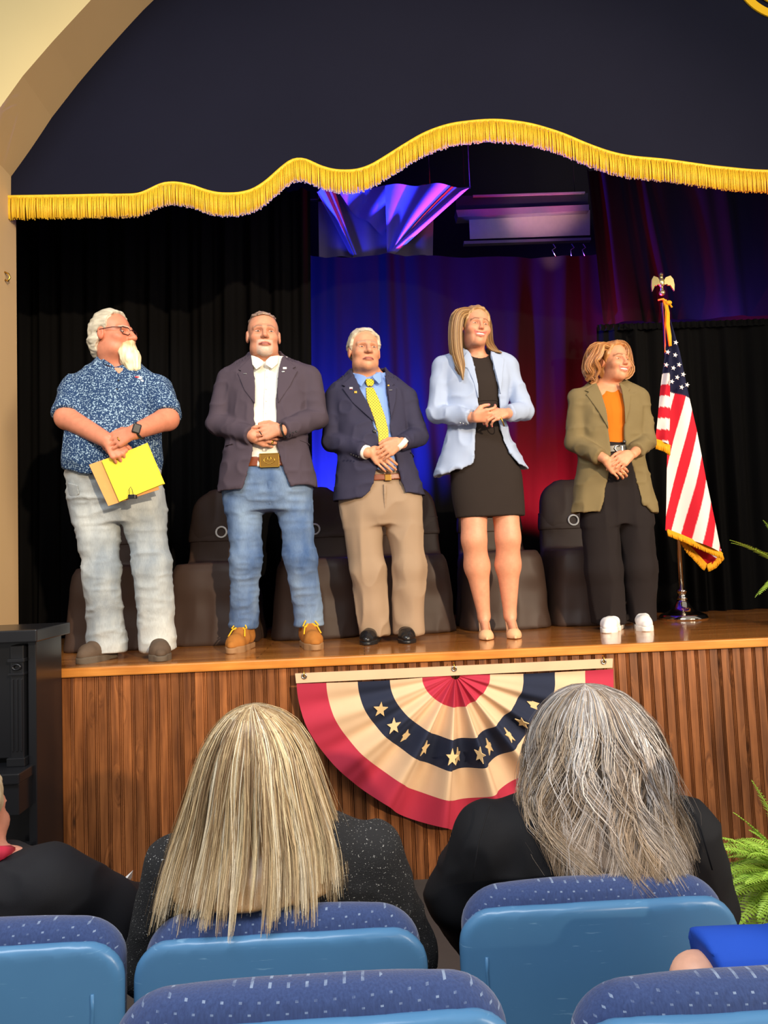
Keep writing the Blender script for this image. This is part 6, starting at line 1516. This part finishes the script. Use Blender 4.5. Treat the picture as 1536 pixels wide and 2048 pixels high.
# ================================================================== seated people, seen from behind
class Sitter(Person):
    def __init__(s, Y0, base_px, label, floor=0.0):
        b = at(base_px[0], base_px[1], Y0); s.o = np.array([b[0], Y0, floor]); s.Y0 = Y0; s.root = empty('person', tuple(s.o), label, 'person')
def sit_body(P, h, rings, arms, hands, seat_c, colf, neck_to, shrink=.022, head=True, hh=.0105):
    sr = [(z, cx, cy, max(.03, a-shrink), max(.03, b-shrink)) for z, cx, cy, a, b in rings]
    knees = [(seat_c[0]-.12, .52, seat_c[2]+.02), (seat_c[0]+.12, .52, seat_c[2]+.02)]
    lo = np.array([min(r[1]-r[3] for r in rings)-.15, -.25, 0.0]); hi = np.array([max(r[1]+r[3] for r in rings)+.15, .72, h.c[2]+.16])
    for a in arms:
        for q in a: lo = np.minimum(lo, np.array(q)-.08); hi = np.maximum(hi, np.array(q)+.08)
    lo[2] = 0
    v = Vol(*[np.arange(l, u, hh) for l, u in zip(lo, hi)]); v.add(loft(sr), 0)
    for s, k in zip((-1, 1), knees):
        v.add(rcone((seat_c[0]+s*.09, .05, seat_c[2]), k, .085, .062), .04); v.add(rcone(k, (k[0], .50, .09), .055, .040), .03); v.add(rcone((k[0], .50, .06), (k[0]+s*.02, .66, .035), .038, .028), .03)
    for S, E, W in arms: v.add(rcone(S, E, .048, .040), .03); v.add(rcone(E, W, .040, .028), .02)
    if head: add_head(v, h, neck_to, .055)
    for H in hands: add_hand(v, H)
    return sdf_obj(v, 'body', MT['skin'], P.root, None, colf, sm=1)
def simple_loft(P, name, rings, mat, arms, rr, disp, shell_neck=None, h=.0075, extra=()):
    tor = loft(rings); lo, hi = np.array(tor[1], float), np.array(tor[2], float); pr = []
    for S, E, W in arms: pr += [rcone(S, E, rr[0], rr[1]), rcone(E, W, rr[1], rr[2])]
    pr += list(extra)
    for q in pr: lo = np.minimum(lo, q[1]); hi = np.maximum(hi, q[2])
    v = Vol(*grid(lo-.01, hi+.01, h)); v.add(tor, 0)
    for q in pr: v.add(q, .025)
    if shell_neck is not None: v.sub(shell_neck, .006)
    return sdf_obj(v, name, mat, P.root, disp)

def blonde():
    P = Sitter(1.66, (505, 1800), 'person with long straight blonde hair in flecked black jacket, seen from behind'); G = P.root
    R_ = lambda py, l, r, b, cy: P.ring(py, l, r, b, cy)
    rings = [R_(1622, 480, 590, .06, .0), R_(1636, 425, 690, .075, .0), R_(1652, 385, 738, .088, .0), R_(1690, 345, 762, .105, .0), R_(1750, 322, 790, .118, .01), R_(1830, 312, 812, .122, .02), R_(1960, 320, 815, .125, .03), R_(2100, 330, 810, .13, .04), R_(2250, 320, 820, .14, .06)]
    aL = (P.P(352, 1730, .0), P.P(300, 1930, .04), P.P(420, 2080, .26)); aR = (P.P(748, 1705, .0), P.P(820, 1900, .04), P.P(720, 2060, .26))
    sc = P.P(560, 2230, .06)
    h = Head(P.P(508, 1528, .02), 182, -6, 0, 1.0); col = lambda V: np.repeat([lin(214, 158, 128)], len(V), 0)*(.92+.16*vn(V*60, 3))[:, None]
    H1 = hand(aR[2], (-.5, .8, -.1), (0, 0, 1), -1, .9); H2 = hand(aL[2], (.5, .8, -.1), (0, 0, 1), 1, .9)
    sit_body(P, h, rings, [aL, aR], [H1, H2], sc, col, P.P(520, 1650, .02))
    j = simple_loft(P, 'jacket', rings[:-1], MT['tweed'], [aL, aR], (.072, .062, .045), wrinkle([(.012, (8, 8, 5), 3, False), (.006, (14, 14, 14), 5, True)]), ell(P.P(510, 1600, .0), (.07, .075, .05)))
    MB().tube([P.P(432, 1650, .02), P.P(470, 1640, -.05), P.P(530, 1632, -.075), P.P(600, 1632, -.06), P.P(658, 1638, -.01), P.P(690, 1644, .03)], .012, 8, scale=(1, 1.3)).build('shirt_collar', MT['whiteshirt'], G, True)
    z = lambda py: P.P(510, py)[2]
    E = [(1408, 505.5, 506.5, .0006, .0), (1413, 478, 534, .045, .0), (1425, 455, 562, .078, .0), (1450, 430, 592, .105, .005), (1490, 408, 618, .122, .005), (1540, 392, 634, .128, .0), (1600, 378, 652, .125, -.01), (1660, 362, 672, .12, -.03), (1700, 356, 680, .112, -.075), (1740, 352, 684, .102, -.115), (1780, 350, 686, .09, -.15), (1830, 350, 690, .08, -.17)]
    env = [P.ring(py, l, r, b, cy) for py, l, r, b, cy in E]
    cols = [lin(232, 214, 172), lin(214, 190, 146), lin(188, 160, 118), lin(152, 124, 90), lin(242, 230, 202), lin(126, 100, 72), lin(206, 180, 138)]
    base = [(z_, cx, cy, max(.004, a*.90), max(.004, b*.88)) for z_, cx, cy, a, b in env if z(1760) < z_ < z(1420)]
    v = Vol(*grid(*[np.array(q) for q in loft(base)[1:]], .006)); v.add(loft(base, 2.0, .004), 0)
    hb = sdf_obj(v, 'hair', MT['hair'], G, lambda V: .006*(vn(V*np.array([40, 40, 4]), 3)-.5), lambda V: np.array(lin(150, 116, 74))*(.6+.8*vn(V*np.array([70, 70, 5]), 6))[:, None])
    zf = lambda ph, u: z(1722)+.085*(u-.5)+.05*max(0, math.sin(ph))+ (.012 if math.cos(ph) > .5 else 0)
    tag(strands(env, 8800, 5, zf, cols, .00095, 14, (.90, 1.02), lock=34, jit=.055, parent=hb, flare=.06, tip=(lin(206, 176, 126), .3)), kind='stuff')
    tag(strands(env, 260, 15, lambda ph, u: z(1690)+.12*(u-.5), cols, .0004, 18, (1.0, 1.10), lock=3, jit=.1, parent=hb, flare=.10, name='flyaway_hairs'), kind='stuff')
blonde()

def grey_hair():
    P = Sitter(1.74, (1170, 1800), 'person with wavy silver-brown hair in black jacket, seen from behind'); G = P.root
    R_ = lambda py, l, r, b, cy: P.ring(py, l, r, b, cy)
    rings = [R_(1572, 1110, 1240, .06, .0), R_(1590, 1030, 1320, .08, .0), R_(1604, 985, 1362, .09, .0), R_(1640, 950, 1384, .11, .0), R_(1700, 934, 1396, .128, .01), R_(1790, 930, 1404, .135, .02), R_(1900, 935, 1405, .14, .03), R_(2050, 935, 1420, .145, .05), R_(2150, 930, 1425, .15, .06)]
    aL = (P.P(976, 1680, .0), P.P(920, 1790, .05), P.P(1020, 1990, .28)); aR = (P.P(1366, 1668, .0), P.P(1404, 1810, .05), P.P(1330, 1990, .28))
    h = Head(P.P(1180, 1486, .02), 178, -6, -2, 1.0); col = lambda V: np.repeat([lin(214, 158, 128)], len(V), 0)*(.92+.16*vn(V*60, 3))[:, None]
    H1 = hand(aR[2], (-.5, .8, -.1), (0, 0, 1), -1, .9); H2 = hand(aL[2], (.5, .8, -.1), (0, 0, 1), 1, .9)
    sit_body(P, h, rings, [aL, aR], [H1, H2], P.P(1180, 2130, .06), col, P.P(1180, 1600, .02))
    MT['blackjacket'] = fabric('black_jacket', lin(24, 25, 29), .8, .12, 8, 600, .2)
    j = simple_loft(P, 'jacket', rings[:-1], MT['blackjacket'], [aL, aR], (.085, .078, .05), wrinkle([(.014, (8, 8, 5), 13, False), (.008, (13, 13, 13), 15, True)]), ell(P.P(1180, 1560, .0), (.07, .075, .05)))
    sm = MB()
    for pts in ([(978, 1612, -.075), (958, 1680, -.112), (945, 1760, -.135)], [(1372, 1600, -.07), (1402, 1660, -.105), (1425, 1740, -.12)]): sm.tube([P.P(*q) for q in pts], .0022, 5)
    sm.build('shoulder_seam', MT['blackjacket'], j, True)
    z = lambda py: P.P(1180, py)[2]
    E = [(1368, 1169.5, 1170.5, .0006, .0), (1373, 1140, 1210, .045, .0), (1386, 1115, 1240, .078, .0), (1412, 1092, 1270, .105, .005), (1450, 1072, 1298, .122, .005), (1500, 1058, 1318, .130, .0), (1560, 1050, 1332, .13, -.01), (1620, 1052, 1346, .125, -.03), (1680, 1080, 1338, .118, -.075), (1740, 1104, 1330, .10, -.115), (1790, 1120, 1325, .08, -.14)]
    env = [P.ring(py, l, r, b, cy) for py, l, r, b, cy in E]
    cols = [lin(206, 204, 204), lin(172, 168, 166), lin(132, 124, 118), lin(112, 102, 96), lin(216, 214, 214), lin(186, 170, 150), lin(152, 132, 110), lin(108, 98, 92)]
    base = [(z_, cx, cy, max(.004, a*.88), max(.004, b*.86)) for z_, cx, cy, a, b in env if z(1690) < z_ < z(1380)]
    v = Vol(*grid(*[np.array(q) for q in loft(base)[1:]], .006)); v.add(loft(base, 2.0, .004), 0)
    hb = sdf_obj(v, 'hair', MT['hair'], G, lambda V: .012*(vn(V*np.array([26, 26, 6]), 3)-.5), lambda V: np.array(lin(120, 104, 90))*(.6+.8*vn(V*np.array([50, 50, 8]), 6))[:, None])
    zf = lambda ph, u: z(1690)+.075*(u-.5)+.06*max(0, math.sin(ph))+.045*max(0, -math.cos(ph)-.2)
    tag(strands(env, 7600, 6, zf, cols, .00105, 18, (.88, 1.04), lock=90, jit=.075, wave=(.30, 11, .30), parent=hb, flare=.05, tip=(lin(190, 160, 122), .5)), kind='stuff')
    tag(strands(env, 420, 16, lambda ph, u: z(1640)+.12*(u-.5), cols, .0005, 24, (1.0, 1.12), lock=3, jit=.1, wave=(.16, 14, .25), parent=hb, flare=.10, name='flyaway_hairs'), kind='stuff')
grey_hair()

def suit_left():
    P = Sitter(1.68, (-60, 1800), 'person in black suit jacket at left edge, arm stretched along the chairs'); G = P.root
    R_ = lambda py, l, r, b, cy: P.ring(py, l, r, b, cy)
    rings = [R_(1706, -130, 20, .06, .0), R_(1716, -190, 70, .085, .0), R_(1735, -235, 105, .105, .0), R_(1790, -250, 125, .125, .01), R_(1880, -245, 130, .13, .02), R_(2000, -235, 125, .135, .04), R_(2200, -235, 125, .14, .06)]
    aL = (P.P(-210, 1790, .0), P.P(-255, 1950, .05), P.P(-140, 2060, .28)); aR = (P.P(88, 1768, .0), P.P(215, 1838, .08), P.P(330, 1815, .26))
    h = Head(P.P(-70, 1638, .03), 170, 0, 0, 1.0); col = lambda V: np.repeat([lin(216, 150, 126)], len(V), 0)*(.92+.16*vn(V*60, 3))[:, None]
    H1 = hand(aR[2], (1, .25, -.1), (0, -.3, 1), 1, 1.0, (10, 15, 10)); H2 = hand(aL[2], (.5, .8, -.1), (0, 0, 1), 1, 1.0)
    sit_body(P, h, rings, [aL, aR], [H1, H2], P.P(-60, 2190, .06), col, P.P(-58, 1740, .02))
    MT['blacksuit'] = fabric('black_suit', lin(30, 30, 34), .75, .1, 8, 600, .2)
    j = simple_loft(P, 'suit_jacket', rings[:-1], MT['blacksuit'], [aL, (aR[0], aR[1], aR[1]+(aR[2]-aR[1])*.8)], (.088, .085, .055), wrinkle([(.014, (8, 8, 6), 23, False), (.009, (12, 12, 12), 25, True)]), ell(P.P(-58, 1690, .0), (.075, .08, .05)), extra=[rcone(P.P(70, 1830, .02), P.P(205, 1900, .06), .10, .085)])
    MB().tube([P.P(-120, 1705, .0), P.P(-60, 1712, -.068), P.P(0, 1708, -.045), P.P(14, 1706, .0)], .014, 8, scale=(1, 1.4)).build('shirt_collar', plain('crimson_collar', lin(200, 40, 70), .7), G, True)
    yl = lambda z: np.interp(np.asarray(z).ravel(), [-.10, -.04, 0, .03, .06, .1, .13], [.045, .03, -.005, -.03, -.045, -.07, -.09]).reshape(np.asarray(z).shape)
    hair_cap(h, G, .011, lambda x, y, z: np.maximum(yl(z)-y, -.085-z), [lin(140, 122, 96), lin(186, 168, 136), lin(210, 196, 168)], fr=(60, 60, 16), damp=.006)

suit_left()

def blue_sleeve():
    P = Sitter(1.22, (1700, 1950), 'person in royal blue shirt at right edge, only the sleeve in view', .14); G = P.root
    rings = [P.ring(1720, 1690, 1780, .055, .0), P.ring(1740, 1630, 1840, .075, .0), P.ring(1780, 1590, 1890, .10, .0), P.ring(1850, 1575, 1900, .12, .0), P.ring(1980, 1580, 1895, .13, .02), P.ring(2300, 1575, 1900, .14, .05)]
    aL = (P.P(1630, 1950, .0), P.P(1396, 1962, -.02), P.P(1440, 2030, .06)); aR = (P.P(1860, 1860, .0), P.P(1900, 1990, .05), P.P(1780, 2050, .24))
    h = Head(P.P(1735, 1610, .02), 180, 0, 0, 1.0); col = lambda V: np.repeat([lin(226, 172, 146)], len(V), 0)*(.92+.16*vn(V*60, 3))[:, None]
    sit_body(P, h, rings, [aL, aR], [hand(aL[2], (.3, .1, -.9), (-.3, -1, 0), 1, .9), hand(aR[2], (-.5, .8, -.1), (0, 0, 1), -1, .9)], P.P(1810, 2300, .06), col, P.P(1735, 1760, .02))
    MT['royal'] = fabric('royal_blue_knit', lin(34, 78, 186), .85, .08, 8)
    S, E = np.array(aL[0]), np.array(aL[1]); C = S+(E-S)*.88
    tor = loft(rings[:-1]); lo, hi = np.minimum(np.array(tor[1]), E-.1), np.maximum(np.array(tor[2]), np.array(aR[1])+.1)
    v = Vol(*grid(lo, hi, .0065)); v.add(tor, 0); v.add(cut_end(rcone(S, E+(E-S)*.2, .076, .074), C, np.array([-1.0, 0, -.25])), .03); v.add(rcone(aR[0], aR[1], .07, .066), .03); v.sub(ell(P.P(1735, 1710, .0), (.07, .075, .06)), .006)
    sdf_obj(v, 'shirt', MT['royal'], G, wrinkle([(.008, (10, 10, 10), 33, False)]))
    hair_cap(h, G, .012, lambda x, y, z: np.maximum(-.02-y, -.08-z), [lin(80, 60, 44), lin(120, 92, 66)], fr=(60, 60, 16))
blue_sleeve()
p = np.array(at(238, 1771, 1.9)); ps = MB().add([(x_*.018+.6*x_*z_*.004, y_, z_*.012+.004*x_) for y_ in (0, .05) for x_, z_ in ((-1, -.8), (1, 1), (1.0, -.6), (-.6, -1))], [(0, 1, 2, 3), (7, 6, 5, 4), (0, 4, 5, 1), (1, 5, 6, 2), (2, 6, 7, 3), (3, 7, 4, 0)]).build('folded_programme', plain('white_paper', lin(238, 238, 236), .7))
ps.location = tuple(p); tag(ps, 'white folded paper corner showing above the outstretched black sleeve', 'paper')

# ================================================================== ferns
def mat_leaf(name, a, b):
    m, nt, bs = _new(name); f = noise(nt, coords(nt), 14, 3); nt.links.new(mixc(nt, f, a, b), bs.inputs['Base Color']); bs.inputs['Roughness'].default_value = .5
    bs.inputs['Transmission Weight'].default_value = 0; return m
MT['fern'] = mat_leaf('fern_green', lin(110, 166, 40), lin(206, 236, 96)); MT['pot'] = plain('dark_pot', lin(60, 44, 36), .6)
def frond(p0, dirv, L, rise, droop, parent, seed, wmax=.055, n=34):
    r = np.random.default_rng(seed); d = np.array(dirv, float); d /= np.linalg.norm(d); V = []; Fc = []; pts = []
    for i in range(n+1):
        t = i/n; p = np.array(p0)+d*L*t; p = p+np.array([0, 0, rise*t-droop*t*t]); pts.append(p)
    pts = np.array(pts); side = np.cross(d, [0, 0, 1.0]); side /= np.linalg.norm(side)
    mb = MB(); mb.tube(list(pts[::3])+[pts[-1]], list(np.linspace(.0022, .0008, len(pts[::3])+1)), 4)
    for i in range(2, n):
        t = i/n; w = wmax*(math.sin(min(1, t*2.2+.15)*math.pi/2))*(1-t**2.2)+.004; T = pts[i+1]-pts[i]; T /= np.linalg.norm(T); up = np.cross(side, T); 
        for s in (-1, 1):
            tip = pts[i]+s*side*w+T*w*.35+up*(r.uniform(-.12, .05))*w; b = pts[i]; hw = L/n*.46
            m1 = b*.5+tip*.5+T*hw+up*.003; m2 = b*.5+tip*.5-T*hw+up*.003
            mb.add([b+T*hw*.5, m1, tip, m2, b-T*hw*.5, b*.5+tip*.5], [(0, 1, 5), (1, 2, 5), (2, 3, 5), (3, 4, 5), (4, 0, 5)])
    o = mesh('frond', mb.v, mb.f, MT['fern'], parent, False); return o
def fern(base, label, dirs, pot=True, n=40, Lr=(.28, .45), seed=1, pot_h=.3):
    f = empty('potted_fern', tuple(base), label, 'fern'); r = np.random.default_rng(seed)
    MB().lathe([(.09, -pot_h), (.10, -pot_h+.01), (.13, -.02), (.14, 0), (.12, 0), (.11, -.02), (.05, -.02)], n=24).build('pot', MT['pot'], f, True)
    k = 0
    for d, L, ri, dr in dirs: frond((0, 0, 0), d, L, ri, dr, f, seed*100+k); k += 1
    for i in range(n):
        a = r.uniform(0, 6.28); L = r.uniform(*Lr); ri = r.uniform(.05, .42); frond((0.03*math.cos(a), .03*math.sin(a), 0), (math.cos(a), math.sin(a), 0), L, ri, ri*.6+r.uniform(.05, .28), f, seed*100+50+i)
    return f
b1 = at(1625, 1790, 2.25)
def tow(base, px, py, Y): q = np.array(at(px, py, Y))-base; return ((q[0], q[1], 0), math.hypot(q[0], q[1]), q[2])
dl = []
for px, py, Y, hump in ((1466, 1625, 2.25, .05), (1503, 1560, 2.25, .04), (1432, 1675, 2.2, .07), (1440, 1700, 2.12, .08), (1445, 1745, 2.15, .08), (1450, 1800, 2.12, .09), (1478, 1850, 2.1, .10), (1497, 1660, 2.3, .05), (1470, 1690, 2.18, .07), (1500, 1710, 2.05, .08), (1490, 1770, 2.05, .08), (1515, 1840, 2.02, .09), (1460, 1770, 2.1, .08), (1480, 1730, 2.25, .08), (1525, 1760, 2.0, .08), (1530, 1690, 2.1, .06)):
    d, L, dz = tow(b1, px, py, Y); dl.append((d, L, dz+hump*2, hump*2))
f1 = fern(b1, 'bright green potted fern on the floor in front of the stage at right', dl, n=60, Lr=(.20, .36), seed=3, pot_h=.25)
st = b1; MB().lathe([(.14, -st[2]), (.14, -st[2]+.02), (.11, -st[2]+.03), (.11, -.27), (.13, -.26), (.13, -.25)], n=20).build('plant_stand', MT['steel'], f1, True)
b2 = np.array(at(1600, 1130, 3.85)); b2[2] = ZS+.26
dl = []
for px, py, Y, hump in ((1459, 1080, 3.80, .05), (1462, 1086, 3.86, .06), (1518, 1190, 3.75, .09), (1526, 1040, 3.85, .05), (1510, 1195, 3.85, .10)):
    d, L, dz = tow(b2, px, py, Y); dl.append((d, L, dz+hump*2, hump*2))
f2 = fern(b2, 'potted fern on the stage at the right edge, a few fronds in view', dl, n=14, Lr=(.10, .16), seed=7, pot_h=.26)
